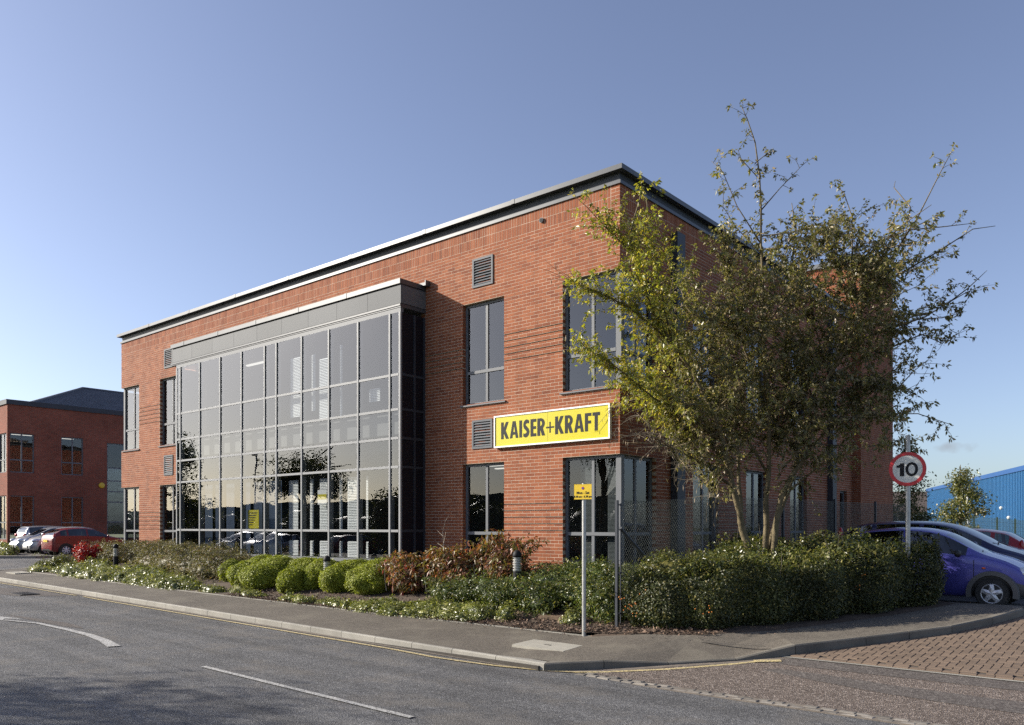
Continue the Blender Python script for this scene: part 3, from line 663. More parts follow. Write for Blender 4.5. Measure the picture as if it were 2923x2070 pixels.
# the 300 bricks nearest the camera become single objects
full=[b for b in fb if abs((b[1]-b[0])-.215)<.003 and abs((b[3]-b[2])-.065)<.002 and b[4]<.05]
full.sort(key=lambda b:(b[0]+.1-9.06)**2+(b[2]-2)**2 if b[2]>1.25 else 1e9)
single=set(full[:295]); mb=MB()
vs=[PF(-.1075,0,-.0325),PF(.1075,0,-.0325),PF(.1075,0,.0325),PF(-.1075,0,.0325),PF(-.1075,-.02,-.0325),PF(.1075,-.02,-.0325),PF(.1075,-.02,.0325),PF(-.1075,-.02,.0325)]
bm1=mesh_of('brick',MB().add(vs,[(0,1,2,3),(4,0,3,7),(1,5,6,2),(3,2,6,7),(4,5,1,0)]),M['brick1'])
for b in full[:295]:
    o=link('brick',bm1,fw); o.location=((b[0]+b[1])/2,random.uniform(-.0015,.0015),(b[2]+b[3])/2)
o=obj('remaining_bricks',bricks_mesh([b for b in fb if b not in single],PF),M['brick'],fw); o['kind']='stuff'
# side wall, with the corner windows and three window bays
D_=14.6
sideop=[(0.,1.46,SU,HU),(0.,1.46,SL,HL)]+[(a,b,c,d) for a,b in((3.16,4.48),(6.1,7.42),(9.1,10.42)) for c,d in((SU,HU),(SL,HL))]+[(13.38,14.1,1.0,3.2)]
sg=[(1.46,3.16,GU),(1.46,3.16,GL_),(4.48,6.1,GU),(4.48,6.1,GL_),(7.42,9.1,GU)]
sw=obj('side_wall',backing(0.,D_,.5,TOP,sideop,sg,PS),M['mortar'],B)
o=obj('remaining_bricks',bricks_mesh(brick_wall('side',0.,D_,.5,sideop,sg,PS,u_base=.1125),PS),M['brick'],sw); o['kind']='stuff'
# taller stair tower at the rear of the side wall
tw=MB(); TX=.3; TT=11.05
tw.box(-6,TX-.006,D_+.006,18.4,.4,TT); two=obj('stair_tower',tw,M['mortar'],B)
TOPs=TOP; TOP=TT
tb=MB()
PT=lambda u,d,z:(TX+d,u,z)
PTf=lambda u,d,z:(u,D_-d,z)
l=[(a,b,c,d,e) for (a,b,c,d,e) in brick_wall('t',D_,18.4,.5,[],[],PT)]
tb=bricks_mesh(l,PT)
l2=brick_wall('t',-5.,TX,9.2,[],[],PTf,soldier_q=(False,True)); TOP=9.2+.45
l2+=brick_wall('t',.004,TX,.5,[],[],PTf,soldier_q=(False,False),u_base=TX-.45)[:-0 or None]; l2=[b for b in l2 if not(b[3]<=9.2+.46 and b[3]-b[2]>.1 and b[0]>-.01)]; t2=bricks_mesh(l2,PTf); tb.add(t2.v,t2.f)
o=obj('remaining_bricks',tb,M['brick'],two); o['kind']='stuff'; TOP=TOPs
mb=MB(); mb.box(-6.1,TX+.1,D_-.1,18.5,TT,TT+.16); obj('tower_coping',mb,M['alu'],B)
# rest of the shell: left end wall, rear, floors
mb=MB(); mb.box(-W_,-W_+.02,1.5,18.4,.4,TOP); mb.box(-W_,-W_+.02,0.02,1.5,HU,TOP); mb.box(-W_,-W_+.02,.02,1.5,HL,SU); obj('left_end_wall',mb,M['brick_y'],B)
mb=MB(); mb.box(-W_,-6,18.3,18.4,.4,TOP); obj('rear_wall',mb,M['brick_x'],B)
mb=MB(); mb.box(-W_+.05,-.05,.25,18.2,TOP-.1,TOP+.05); obj('roof',mb,M['roofing'],B)
mb=MB(); mb.box(-W_+.2,-.16,.16,18.2,1.02,1.14); mb.box(-16.4,-6,-.68,.16,1.02,1.14); obj('ground_floor',mb,M['inner_floor'],B)
mb=MB(); mb.box(-W_+.2,-.16,.16,18.2,4.0,4.85); mb.box(-16.4,-6.,-.6,.16,4.3,4.82); obj('first_floor',mb,M['inner'],B)
mb=MB(); mb.box(-W_+.2,-.2,7.2,7.3,1.14,9); mb.box(-11.4,-11.25,.3,7.2,1.14,9); mb.box(-17.6,-17.5,.3,7.2,1.14,9); obj('partition',mb,M['inner'],B)
mb=MB(); mb.box(-W_+.2,-.2,.3,7.2,7.75,7.8); obj('ceiling',mb,M['inner'],B)
# roof edge: bottom strip, dark recess, coping in lengths with joint clips
def edge_ring(z0,z1,out,mname,name):
    mb=MB(); t=.25
    mb.box(-W_-out,out,-out,t,z0,z1); mb.box(-W_-out,-W_+t,t,18.4+out,z0,z1); mb.box(-t,out,t,D_-.1,z0,z1)
    return obj(name,mb,M[mname],B)
edge_ring(TOP,TOP+.068,.035,'alu_lt','eaves_strip'); edge_ring(TOP+.068,TOP+.245,-.02,'alu_dk','eaves_recess')
L0=0.13
def coping(a,b,side):
    mb=MB(); 
    if side=='f': mb.box(a,b,-L0,.3,TOP+.245,TOP+.345)
    elif side=='s': mb.box(-.3,L0,a,b,TOP+.245,TOP+.345)
    else: mb.box(-W_-L0,-W_+.3,a,b,TOP+.245,TOP+.345)
    return obj('coping_length',mb,M['alu_lt'] if side!='s' else M['alu_lt'],B)
x=L0
while x>-W_-L0+.1:
    e=max(x-2.9,-W_-L0); coping(e+.004,x,'f')
    if e>-W_:
        mb=MB(); mb.box(e-.05,e+.05,-L0-.006,.1,TOP+.25,TOP+.352); obj('coping_clip',mb,M['alu_lt'],B)
    x=e
y=.304
while y<D_-.3:
    e=min(y+2.9,D_-.12); coping(y,e-.004,'s'); y=e
coping(.304,18.4,'l')
# windows ------------------------------------------------------------
def win(P,u0,u1,z0,z1,tr,mul,label=None,sill=True,corner=0,rec=-.10,gl='glass',fw_=.06,open_l=False,open_r=False):
    """framed window: frame (part) > pane, sill"""
    mb=MB(); 
    def bar(a,b,c,d,out=0.,mbx=mb,dep=.06):
        vs=[P(a,rec+out,c),P(b,rec+out,c),P(b,rec+out,d),P(a,rec+out,d),P(a,rec-dep,c),P(b,rec-dep,c),P(b,rec-dep,d),P(a,rec-dep,d)]
        mbx.add(vs,[(0,1,2,3),(4,0,3,7),(1,5,6,2),(3,2,6,7),(4,5,1,0),(5,4,7,6)])
    A=u0+.002;Bb=u1-.002;C=z0+.002;Dd=z1-.002
    bar(A,A+fw_,C,Dd); bar(Bb-fw_,Bb,C,Dd); bar(A+fw_,Bb-fw_,Dd-fw_,Dd,-.003); bar(A+fw_,Bb-fw_,C,C+fw_,-.003)
    ms=[u0+(u1-u0)*f for f in mul]
    for m_ in ms: bar(m_-.035,m_+.035,C+fw_,Dd-fw_,-.006)
    for t_ in tr: bar(A+fw_,Bb-fw_,t_-.036,t_+.036,.004)
    f=obj('window',mb,M['alu'],B)
    us=[A+fw_]+ms+[Bb-fw_]; zs=[C+fw_]+list(tr)+[Dd-fw_]
    for i in range(len(us)-1):
        for j in range(len(zs)-1):
            a=us[i]+(.035 if i else 0); b=us[i+1]-(.035 if i<len(us)-2 else 0); c=zs[j]+(.036 if j else 0); d=zs[j+1]-(.036 if j<len(zs)-2 else 0)
            q=MB(); e=random.uniform(-.0018,.0018); e2=random.uniform(-.0012,.0012)
            q.add([P(a,rec-.03+e,c),P(b,rec-.03-e,c+0),P(b,rec-.03-e+e2,d),P(a,rec-.03+e+e2,d)],[(0,1,2,3)]); obj('pane',q,M[gl],f)
    if sill:
        q=MB(); lo=u0-.06*(0 if open_l else 1); hi=u1+.06*(0 if open_r else 1)
        vs=[P(lo,.045,z0-.03),P(hi,.045,z0-.03),P(hi,.045,z0),P(lo,.045,z0),P(lo,rec-.06,z0-.03),P(hi,rec-.06,z0-.03),P(hi,rec-.06,z0+.02),P(lo,rec-.06,z0+.02)]
        q.add(vs,[(0,1,2,3),(4,0,3,7),(1,5,6,2),(3,2,6,7),(4,5,1,0)]); obj('sill',q,M['alu'],f)
    return f
TU,TL=5.69,1.85
rc=.10
win(PF,-4.45,-3.14,SU,HU,[TU],[.52]); win(PF,-4.45,-3.14,SL+.5,HL,[TL],[.52],sill=False,gl='glass_clear')
win(PF,-1.46,-rc,SU,HU,[TU],[.53],open_r=True); win(PF,-1.46,-rc,SL+.5,HL,[TL],[.53],sill=False,gl='glass_clear')
win(PS,rc,1.46,SU,HU,[TU],[.5],open_l=True); win(PS,rc,1.46,SL+.5,HL,[TL],[.5],sill=False,gl='glass_clear')
win(PF,-W_+rc,-21.16,SU,HU,[TU],[.55],open_l=True); win(PF,-W_+rc,-21.16,SL+.5,HL,[TL],[.55],sill=False)
win(PF,-19.55,-18.19,SU,HU,[TU],[.55]); win(PF,-19.55,-18.19,SL+.5,HL,[TL],[.55],sill=False)
PL=lambda u,d,z:(-W_-d,u,z)
win(PL,rc,1.46,SU,HU,[TU],[.5]); win(PL,rc,1.46,SL+.5,HL,[TL],[.5],sill=False)
for a,b in((3.16,4.48),(6.1,7.42),(9.1,10.42)):
    win(PS,a,b,SU,HU,[TU],[.52]); win(PS,a,b,SL+.5,HL,[TL],[.52],sill=False)
win(PS,13.38,14.1,1.0,3.2,[],[],sill=False,gl='glass_clear')
for z0,z1 in((SU,HU),(SL,HL)):
    for xx in(-rc-.02,-W_+rc-.06):
        mb=MB(); mb.box(xx-.02,xx+.10,rc-.02,rc+.10,z0,z1); obj('corner_post',mb,M['alu'],B)
# slatted blinds behind the lower corner window
mb=MB()
for a,b in((-1.16,-.79),(-.46,-.18)):
    z=.98
    while z<3.36:
        mb.add([(a,.24,z),(b,.24,z),(b,.262,z+.024),(a,.262,z+.024)],[(0,1,2,3)]); z+=.027
o=obj('blind',mb,M['blind_grey'],B)
# louvred vents
def vent(u0,u1,z0,z1):
    mb=MB(); f=.05; d=.025
    for a,b,c,e in((u0,u0+f,z0,z1),(u1-f,u1,z0,z1),(u0+f,u1-f,z1-f,z1),(u0+f,u1-f,z0,z0+f)): mb.box(a,b,-d,.02,c,e)
    v=obj('vent',mb,M['louvre'],B); q=MB(); q.quad((u0+f,.0,z0+f),(u1-f,.0,z0+f),(u1-f,.0,z1-f),(u0+f,.0,z1-f)); obj('vent_back',q,M['dark'],v)
    n=9; h=(z1-z0-2*f)/n
    for i in range(n):
        q=MB(); zc=z0+f+h*(i+.5); q.obox(((u0+u1)/2,-.006,zc),((u1-u0)/2-f,0,0),(0,.018,.024),(0,-.0028,.0022)); obj('slat',q,M['louvre'],v)
vent(-4.12,-3.47,7.67,8.35); vent(-4.13,-3.49,3.845,4.525); vent(-19.2,-18.56,7.66,8.34); vent(-19.22,-18.58,3.835,4.55)
# overflow pipe near the roof edge with its stain
mb=MB(); mb.lathe([(.045,-.03),(.055,-.03),(.055,.02),(.045,.02)],(-2.03,-.012,8.78),14,axis='y'); pp=obj('overflow_pipe',mb,M['alu'],B)
q=MB(); q.lathe([(.043,0),(.0431,.006)],(-2.03,-.0465,8.78),14,axis='y'); obj('pipe_bore',q,M['dark'],pp)
# boxed downpipes on the side wall
for y in(2.1,12.2):
    mb=MB(); mb.box(.002,.175,y,y+.36,.5,8.62); obj('downpipe_casing',mb,M['alu_dk'],B)
# projecting glazed bay --------------------------------------------------
PB=.83; BX0,BX1=-16.745,-5.748; BZ0,BZ1=1.19,7.24
cwf=MB(); cwf.box(BX0,BX1,-PB-.02,-PB+.09,BZ0-.09,BZ0); cw=obj('curtain_wall',cwf,M['alu'],B)
q=MB(); q.box(BX0,BX1,-PB,-PB+.09,BZ1,BZ1+.11); obj('head',q,M['alu'],cw)
for a_ in(BX1-.09,BX0): q=MB(); q.box(a_,a_+.09,-PB+.09,0.,BZ0-.09,BZ0); obj('sill',q,M['alu'],cw)
mul=[-16.45,-15.22,-14.0,-12.79,-11.57,-10.98,-9.77,-8.56,-7.35,-6.13]
trs=[5.72,4.87,4.17,3.465,1.90]
for m_ in mul:
    q=MB(); q.box(m_-.028,m_+.028,-PB-.028,-PB+.12,BZ0,BZ1); obj('mullion',q,M['alu_cw'],cw)
for m_ in(BX0+.03,BX1-.03):
    q=MB(); q.box(m_-.03,m_+.03,-PB-.012,-PB+.045,BZ0,BZ1); obj('mullion',q,M['alu_cw'],cw)
us=[BX0+.06]+mul+[BX1-.06]; zs=[BZ0]+trs[::-1]+[BZ1]
for i in range(len(us)-1):
    a=us[i]+(.028 if i else 0); b=us[i+1]-(.028 if i<len(us)-2 else 0)
    for t_ in trs:
        q=MB(); q.box(a,b,-PB-.018,-PB+.10,t_-.03,t_+.03); obj('transom',q,M['alu_cw'],cw)
    for j in range(len(zs)-1):
        c=zs[j]+(.03 if j else 0); d=zs[j+1]-(.03 if j<len(zs)-2 else 0); e=random.uniform(-.0022,.0022); e2=random.uniform(-.0016,.0016)
        q=MB(); q.add([(a,-PB+e,c),(b,-PB-e,c),(b,-PB-e+e2,d),(a,-PB+e+e2,d)],[(0,1,2,3)]); obj('pane',q,M['glass'],cw)
for X,sgn in((BX1,1),(BX0,-1)):
    for yb in(-.36,-.03):
        q=MB(); q.box(X-.06 if sgn>0 else X,X if sgn>0 else X+.06,yb-.03,yb+.03,BZ0,BZ1); obj('mullion',q,M['alu_dk'],cw)
    for y0,y1 in((-PB+.05,-.39),(-.33,-.06)):
        for j in range(len(zs)-1):
            c=zs[j]+.03*(j>0); d=zs[j+1]-.03*(j<len(zs)-2)
            q=MB(); q.add([(X-.02*sgn,y0,c),(X-.02*sgn,y1,c),(X-.02*sgn,y1,d),(X-.02*sgn,y0,d)],[(0,1,2,3)]); obj('pane',q,M['shade_pane'],cw)  # return panes made opaque and near black so the wall beside stays shaded
        for t_ in trs:
            q=MB(); q.box(min(X,X-.05*sgn),max(X,X-.05*sgn),y0,y1,t_-.03,t_+.03); obj('transom',q,M['alu_dk'],cw)
# bay fascia: flashing, panels, lower trim
CX0,CX1=-17.07,-5.735
cn=MB(); cn.box(CX0+.02,CX1-.02,-PB+.03,-.002,7.36,7.98); can=obj('bay_canopy',cn,M['alu_dk'],B)
x=CX1
k=0
while x>CX0+.05:
    e=max(x-2.1,CX0); q=MB(); q.box(e+.003,x,-PB-.035,-.004,7.925,8.045); obj('flashing',q,M['alu_lt'],can)
    if e>CX0+.1:
        q=MB(); q.box(e-.045,e+.045,-PB-.042,-.3,7.922,8.05); obj('flashing_clip',q,M['alu_lt'],can)
    x=e
x=CX1-.004
while x>CX0+.05:
    e=max(x-1.25,CX0); q=MB(); q.box(e+.004,x-.004,-PB,-PB+.03,7.45,7.885); obj('fascia_panel',q,M['alu_panel'],can); x=e
q=MB(); q.box(CX1-.02,CX1,-PB+.034,-.004,7.45,7.885); obj('fascia_panel',q,M['alu_panel'],can)
q=MB(); q.box(CX0,CX0+.02,-PB+.034,-.004,7.45,7.885); obj('fascia_panel',q,M['alu_panel'],can)
q=MB(); q.box(CX0,CX1,-PB-.012,-.004,7.35,7.385); q.box(CX0,CX1,-PB-.03,-.004,7.385,7.43); obj('lower_trim',q,M['alu_lt'],can)
q=MB(); q.box(CX1-.12,CX1+.16,-.16,-.006,8.0,8.03); q.box(CX1+.13,CX1+.16,-.16,-.006,8.03,8.13); q.box(CX1-.6,CX1+.13,-.03,-.006,8.03,8.13); obj('gutter_end',q,M['alu_lt'],can)
# blinds and posters behind the bay glass
def vblind(x0,x1,z0,z1,y=-PB+.22,m='blind',n=None):
    x0-=.30; x1-=.28
    q=MB(); z=z0
    while z<z1:
        q.add([(x0,y,z),(x1,y,z),(x1,y+.028,z+.038),(x0,y+.028,z+.038)],[(0,1,2,3)]); z+=.042
    return obj('blind',q,M[m],B)
for a,b in((-10.42,-10.0),(-9.42,-9.28),(-8.98,-8.66),(-8.12,-8.02),(-7.78,-7.36),(-7.02,-6.96)):
    vblind(a,b,1.93,3.28); vblind(a,b,1.2,1.62)
for a,b,c,d in((-10.35,-9.9,5.1,6.75),(-9.35,-9.2,5.2,6.75),(-9.0,-8.6,4.95,6.55),(-8.1,-8.02,4.95,6.8),(-6.9,-6.5,5.2,5.5)): vblind(a,b,c,d)
for a in(-15.6,-14.95,-14.3,-13.4,-12.75,-12.0,-11.75):
    q=MB()
    for i in range(5): q.add([(a+i*.085,-.45,1.2),(a+i*.085+.07,-.42,1.2),(a+i*.085+.07,-.42,3.35),(a+i*.085,-.45,3.35)],[(0,1,2,3)])
    obj('blind',q,M['blind_blue'],B)
for lab,x0,x1,z0,z1,mm in(('yellow poster leaning behind the ground floor bay glass',-12.62,-12.05,1.95,2.5,'yellow'),('white notice with a yellow band on the inside of the bay glass',-9.2,-8.8,2.6,3.0,'white')):
    p=thing('poster',lab,'poster',(x0,-PB+.1,z0)); q=MB(); q.box(x0,x1,-PB+.1,-PB+.108,z0,z1); obj('sheet',q,M[mm],p)
    if mm=='white': q=MB(); q.box(x0+.01,x1-.01,-PB+.094,-PB+.099,z0+.14,z0+.28); obj('band',q,M['yellow'],p)
    else: q=MB(); [q.box(x0+.06,x1-.08-.05*i,-PB+.094,-PB+.099,z1-.1-.07*i,z1-.075-.07*i) for i in range(6)]; obj('print',q,M['black'],p)
# ceiling light fittings seen through the lower window and upstairs
for x,y,z in((-7.0,4.5,3.96),(-7.9,5.5,3.96),(-8.6,6.6,3.96),(-6.2,5.6,3.96),(-9.2,3.4,7.71),(-13.5,3.6,7.71),(-16.2,1.8,7.71),(-10.5,5.2,7.71)):
    mb=MB(); mb.box(x-.6,x+.6,y-.07,y+.07,z,z+.03); obj('ceiling_light',mb,M['tube'],B)
# ------------------------------------------------------------------ company sign
def arc(cx,cy,rx,ry,a0,a1,n=12): return [(cx+rx*math.cos(R(a0+(a1-a0)*i/n)),cy+ry*math.sin(R(a0+(a1-a0)*i/n))) for i in range(n+1)]
# heavy condensed capitals on a 1 unit high cell: (width, outlines)
GLY={'K':(.60,[[(0,0),(.2,0),(.2,.36),(.38,0),(.60,0),(.355,.5),(.58,1),(.37,1),(.2,.64),(.2,1),(0,1)]]),
 'A':(.64,[[(0,0),(.19,0),(.225,.2),(.415,.2),(.45,0),(.64,0),(.43,1),(.21,1)],[(.253,.36),(.387,.36),(.32,.76)]]),
 'I':(.2,[[(0,0),(.2,0),(.2,1),(0,1)]]),
 'E':(.42,[[(0,0),(.42,0),(.42,.17),(.2,.17),(.2,.42),(.4,.42),(.4,.58),(.2,.58),(.2,.83),(.42,.83),(.42,1),(0,1)]]),
 'F':(.42,[[(0,0),(.2,0),(.2,.42),(.4,.42),(.4,.58),(.2,.58),(.2,.83),(.42,.83),(.42,1),(0,1)]]),
 'T':(.48,[[(.14,0),(.34,0),(.34,.82),(.48,.82),(.48,1),(0,1),(0,.82),(.14,.82)]]),
 '+':(.56,[[(.235,.12),(.325,.12),(.325,.385),(.56,.385),(.56,.475),(.325,.475),(.325,.74),(.235,.74),(.235,.475),(0,.475),(0,.385),(.235,.385)]]),
 'R':(.55,[[(0,0),(.2,0),(.2,.38),(.33,0),(.55,0),(.40,.42)]+arc(.25,.70,.28,.30,-45,90,10)+[(0,1)],[(.2,.56)]+arc(.22,.70,.12,.14,-90,90,8)+[(.2,.84)]]),
 'S':(.48,[[(.02,.05)]+arc(.20,.29,.27,.31,-118,42,14)+arc(.33,.715,.135,.085,232,82,9)+[(.43,.77),(.45,.95)]+arc(.27,.71,.245,.31,62,226,14)+arc(.12,.30,.15,.10,52,-96,9)+[(.03,.23)]])}
def outline_mesh(polys,depth):
    cu=bpy.data.curves.new('glyph','CURVE'); cu.dimensions='2D'; cu.fill_mode='BOTH'; cu.extrude=depth/2
    for p in polys:
        sp=cu.splines.new('POLY'); sp.points.add(len(p)-1)
        for q,(x,y) in zip(sp.points,p): q.co=(x,y,0,1)
        sp.use_cyclic_u=True
    o=bpy.data.objects.new('glyph',cu); me=bpy.data.meshes.new_from_object(o); bpy.data.objects.remove(o); return me
def text_mesh(txt,size,depth=.002,bold=.0):
    cu=bpy.data.curves.new('txt','FONT'); cu.body=txt; cu.size=size; cu.extrude=depth/2; cu.offset=bold; cu.align_x='CENTER'; cu.align_y='CENTER'
    o=bpy.data.objects.new('txt',cu); me=bpy.data.meshes.new_from_object(o); bpy.data.objects.remove(o); return me
sg_=thing('company_sign','yellow KAISER+KRAFT sign in a white frame on the brick wall near the corner','sign',(-1.78,-.03,4.19))
X0,X1,Z0,Z1=-3.377,-.188,3.82,4.556
mb=MB(); mb.box(X0+.03,X1-.03,-.075,-.012,Z0+.03,Z1-.03); obj('panel',mb,M['yellow'],sg_)
mb=MB(); f=.034
for a,b,c,d in((X0,X0+f,Z0,Z1),(X1-f,X1,Z0,Z1),(X0+f,X1-f,Z0,Z0+f),(X0+f,X1-f,Z1-f,Z1)): mb.box(a,b,-.092,-.012,c,d)
obj('frame',mb,M['white'],sg_)
mb=MB(); mb.box(-1.815,-1.812,-.0765,-.074,Z0+f,Z1-f); obj('panel_joint',mb,M['joint'],sg_)
txt='KAISER+KRAFT'; gap=.075; H_=.385
tot=sum(GLY[c][0] for c in txt)+gap*(len(txt)-1); xa,xb=-3.165,-.44; sc=(xb-xa)/tot; x=xa
for c in txt:
    me=outline_mesh(GLY[c][1],.004); me.transform(Matrix.Translation((x,-.0765,4.01))@Matrix.Rotation(R(90),4,'X')@Matrix.Diagonal((sc,H_,1,1)))
    me.materials.clear(); me.materials.append(M['black']); link('letter',me,sg_); x+=(GLY[c][0]+gap)*sc
# ------------------------------------------------------------------ parking plate on its post
px,py=1.02,-2.72; pz=pave_z(px,py)
pp=thing('parking_plate_post','small yellow Mon - Sat waiting times plate on a slim grey post','sign post',(px,py,pz))
mb=MB(); mb.tube((px,py,pz-.1),(px,py,pz+2.62),.036,n=14); obj('post',mb,M['galv'],pp)
d=(Vector((9.06,-14.14,0))-Vector((px,py,0))).normalized(); d=Matrix.Rotation(R(-26),3,'Z')@d; rt=Vector((-d.y,d.x,0)); c0=Vector((px,py,pz+2.47))+d*.045
mb=MB(); mb.obox(c0,rt*.165,d*.004,(0,0,.125)); mb.obox(c0+Vector((0,0,.128)),rt*.165,d*.006,(0,0,.005)); obj('plate',mb,M['ylabel'],pp)
bas=Matrix((rt,Vector((0,0,1)),d)).transposed().to_4x4()
def put_text(t,size,dx,dz,bold=.0,m='black'):
    me=text_mesh(t,size,.002,bold); me.transform(Matrix.Translation(c0+d*.006+rt*dx+Vector((0,0,dz)))@bas); me.materials.clear(); me.materials.append(M[m]); return link('lettering',me,pp)
put_text('Mon - Sat',.062,0,-.015,.001); put_text('8.30 am - 6.30 pm',.047,0,-.08,.001)
me=outline_mesh([arc(0,0,.026,.026,0,360,20)[:-1]],.002); me.transform(Matrix.Translation(c0+d*.006+Vector((0,0,.065)))@bas); me.materials.clear(); me.materials.append(M['red']); link('roundel',me,pp)
me=outline_mesh([arc(0,0,.018,.018,0,360,20)[:-1]],.003); me.transform(Matrix.Translation(c0+d*.0068+Vector((0,0,.065)))@bas); me.materials.clear(); me.materials.append(M['bluedot']); link('roundel',me,pp)
mb=MB(); mb.obox(Vector((px,py,pz+2.60)),(.03,0,0),(0,.02,0),(0,0,.02)); mb.obox(Vector((px,py,pz+2.36)),(.042,0,0),(0,.042,0),(0,0,.012)); obj('bracket',mb,M['galv'],pp)
# ------------------------------------------------------------------ speed limit sign
px,py=5.1,1.5; pz=road_z(px,py)+.1
sp_=thing('speed_limit_sign','round white 10 speed limit sign with a red border on a grey pole','sign',(px,py,pz))
mb=MB(); mb.tube((px,py,pz-.2),(px,py,3.62),.041,n=16); mb.lathe([(.043,0),(.043,.02),(.02,.03)],(px,py,3.61),16); obj('pole',mb,M['galv'],sp_)
d=(Vector((9.06,-14.14,0))-Vector((px,py,0))).normalized(); d=Matrix.Rotation(R(-6),3,'Z')@d; rt=Vector((-d.y,d.x,0)); bas=Matrix((rt,Vector((0,0,1)),d)).transposed().to_4x4(); c0=Vector((px,py,3.03))+d*.052
def disc(r,th,off,m,name,hole=None,parent=sp_):
    polys=[arc(0,0,r,r,0,360,48)[:-1]]+([arc(0,0,hole,hole,0,360,48)[:-1]] if hole else [])
    me=outline_mesh(polys,th); me.transform(Matrix.Translation(c0+d*off)@bas); me.materials.clear(); me.materials.append(M[m]); return link(name,me,parent)
disc(.303,.006,0,'signwhite','disc'); disc(.303,.003,.005,'red','red_border',.243)
one=[[(.085,0),(.155,0),(.155,.235),(.095,.235),(.08,.205),(.03,.195),(.03,.155),(.085,.158)]]
me=outline_mesh(one,.003); me.transform(Matrix.Translation(c0+d*.005+rt*(-.208)+Vector((0,0,-.128)))@bas); me.materials.clear(); me.materials.append(M['black']); link('digit',me,sp_)
me=outline_mesh([arc(0,0,.102,.126,0,360,36)[:-1],arc(0,0,.055,.082,0,360,36)[:-1]],.003); me.transform(Matrix.Translation(c0+d*.005+rt*.068+Vector((0,0,-.006)))@bas); me.materials.clear(); me.materials.append(M['black']); link('digit',me,sp_)
mb=MB(); 
for dz in(-.13,.13): mb.obox(c0-d*.03+Vector((0,0,dz)),rt*.06,d*.02,(0,0,.015))
obj('bracket',mb,M['galv'],sp_)
# ------------------------------------------------------------------ bollard lights
bol=thing('bollard_light','x','bollard',(0,0,0),'bollard lights in the planting bed')
mb=MB(); mb.lathe([(.082,-.2),(.082,.58)],(0,0,0),20); obj('post',mb,M['black'],bol)
mb=MB()
pr=[(.078,.58)]
for i in range(5): pr+=[(.088,.60+i*.05),(.088,.62+i*.05),(.062,.632+i*.05),(.062,.645+i*.05)]
pr+=[(.088,.85),(.088,.86)]; mb.lathe(pr,(0,0,0),20); obj('lamp_rings',mb,M['galv'],bol)
mb=MB(); mb.lathe([(.092,.86)]+[(.092*math.cos(R(a)),.90+.11*math.sin(R(a))) for a in range(0,90,12)]+[(.004,1.01)],(0,0,0),20); obj('cap',mb,M['black'],bol,True)
for i,(x,y,zt,lab) in enumerate([(-19.0,-1.8,1.43,'black capped bollard light in the grey green shrubs at the far end of the bed'),(-7.63,-1.6,1.28,'bollard light half hidden behind the rounded bright green bushes'),(-1.41,-1.6,1.535,'black capped ringed bollard light beside the red brown shrub')]):
    o=bol if i==0 else copy_tree(bol); o.location=(x,y,zt-1.01); o['label']=lab
# ------------------------------------------------------------------ chain link fence
FX=1.4; fy=[-2.28,1.38,5.05,8.7,12.4,16.]
def fz(y): return float(np.interp(y,[-2.28,1.4,16],[.36,.60,.72]))
fe=thing('chain_link_fence','green chain link fence on dark steel posts beside the brick side wall','fence',(FX,-2.28,.3))
for y in fy:
    mb=MB(); z0=fz(y)-.1; z1=fz(y)+2.10
    if y<-2: mb.box(FX-.024,FX+.024,y-.024,y+.024,z0,z1); mb.tube((FX,y+.12,z0),(FX,y+.12,z1-.05),.012,n=6)
    else: mb.box(FX-.03,FX+.03,y-.03,y+.03,z0,z1+.0)
    obj('post',mb,M['alu_dk'],fe)
mb=MB(); mb.tube((FX+.02,-2.2,1.98),(FX+.05,-.3,.75),.028,n=6); obj('brace',mb,M['alu_dk'],fe)
mb=MB(); 
for y in(-2.22,): 
    for z in(.5,1.2,1.95,2.38): mb.box(FX-.012,FX+.012,y,y+.1,z-.012,z+.012)
obj('clip',mb,M['alu_dk'],fe)
ww=MB(); hgt=1.95; y0,y1=-2.16,16.; pit=.075; rad=.0028
n=int((y1-y0+hgt)/pit)
for i in range(n):
    for sgn in(1,-1):
        ya=y0-hgt+i*pit; 
        # wire from (ya, bottom) to (ya+hgt, top)
        t0=max(0,(y0-ya)/hgt); t1=min(1,(y1-ya)/hgt)
        if t1-t0<.02: continue
        pa,pb=(ya+t0*hgt,t0*hgt),(ya+t1*hgt,t1*hgt)
        za=lambda p:fz(p[0])+.08+(p[1] if sgn>0 else hgt-p[1])
        ww.tube((FX+.004*sgn,pa[0],za(pa)),(FX+.004*sgn,pb[0],za(pb)),rad,n=3,caps=False)
o=obj('wire_mesh',ww,M['wire'],fe); o['kind']='stuff'
mb=MB()
for h in(.1,1.05,2.03): mb.path([(FX,y,fz(y)+h) for y in fy],[.003]*len(fy),4)
obj('line_wire',mb,M['wire'],fe)
# timber sleeper lying in the bed
mb=MB(); mb.obox((-.05,-2.16,bed_z(-.05,-2.16)+.02),(.28,.07,.01),(-.03,.09,0),(0,0,.035)); o=obj('timber_board',mb,mk('weathered_timber',(.17,.115,.07),.25,6.,.85,bump=.3)); tag(o,'short weathered timber board lying in the bed under the dark shrubs','board')

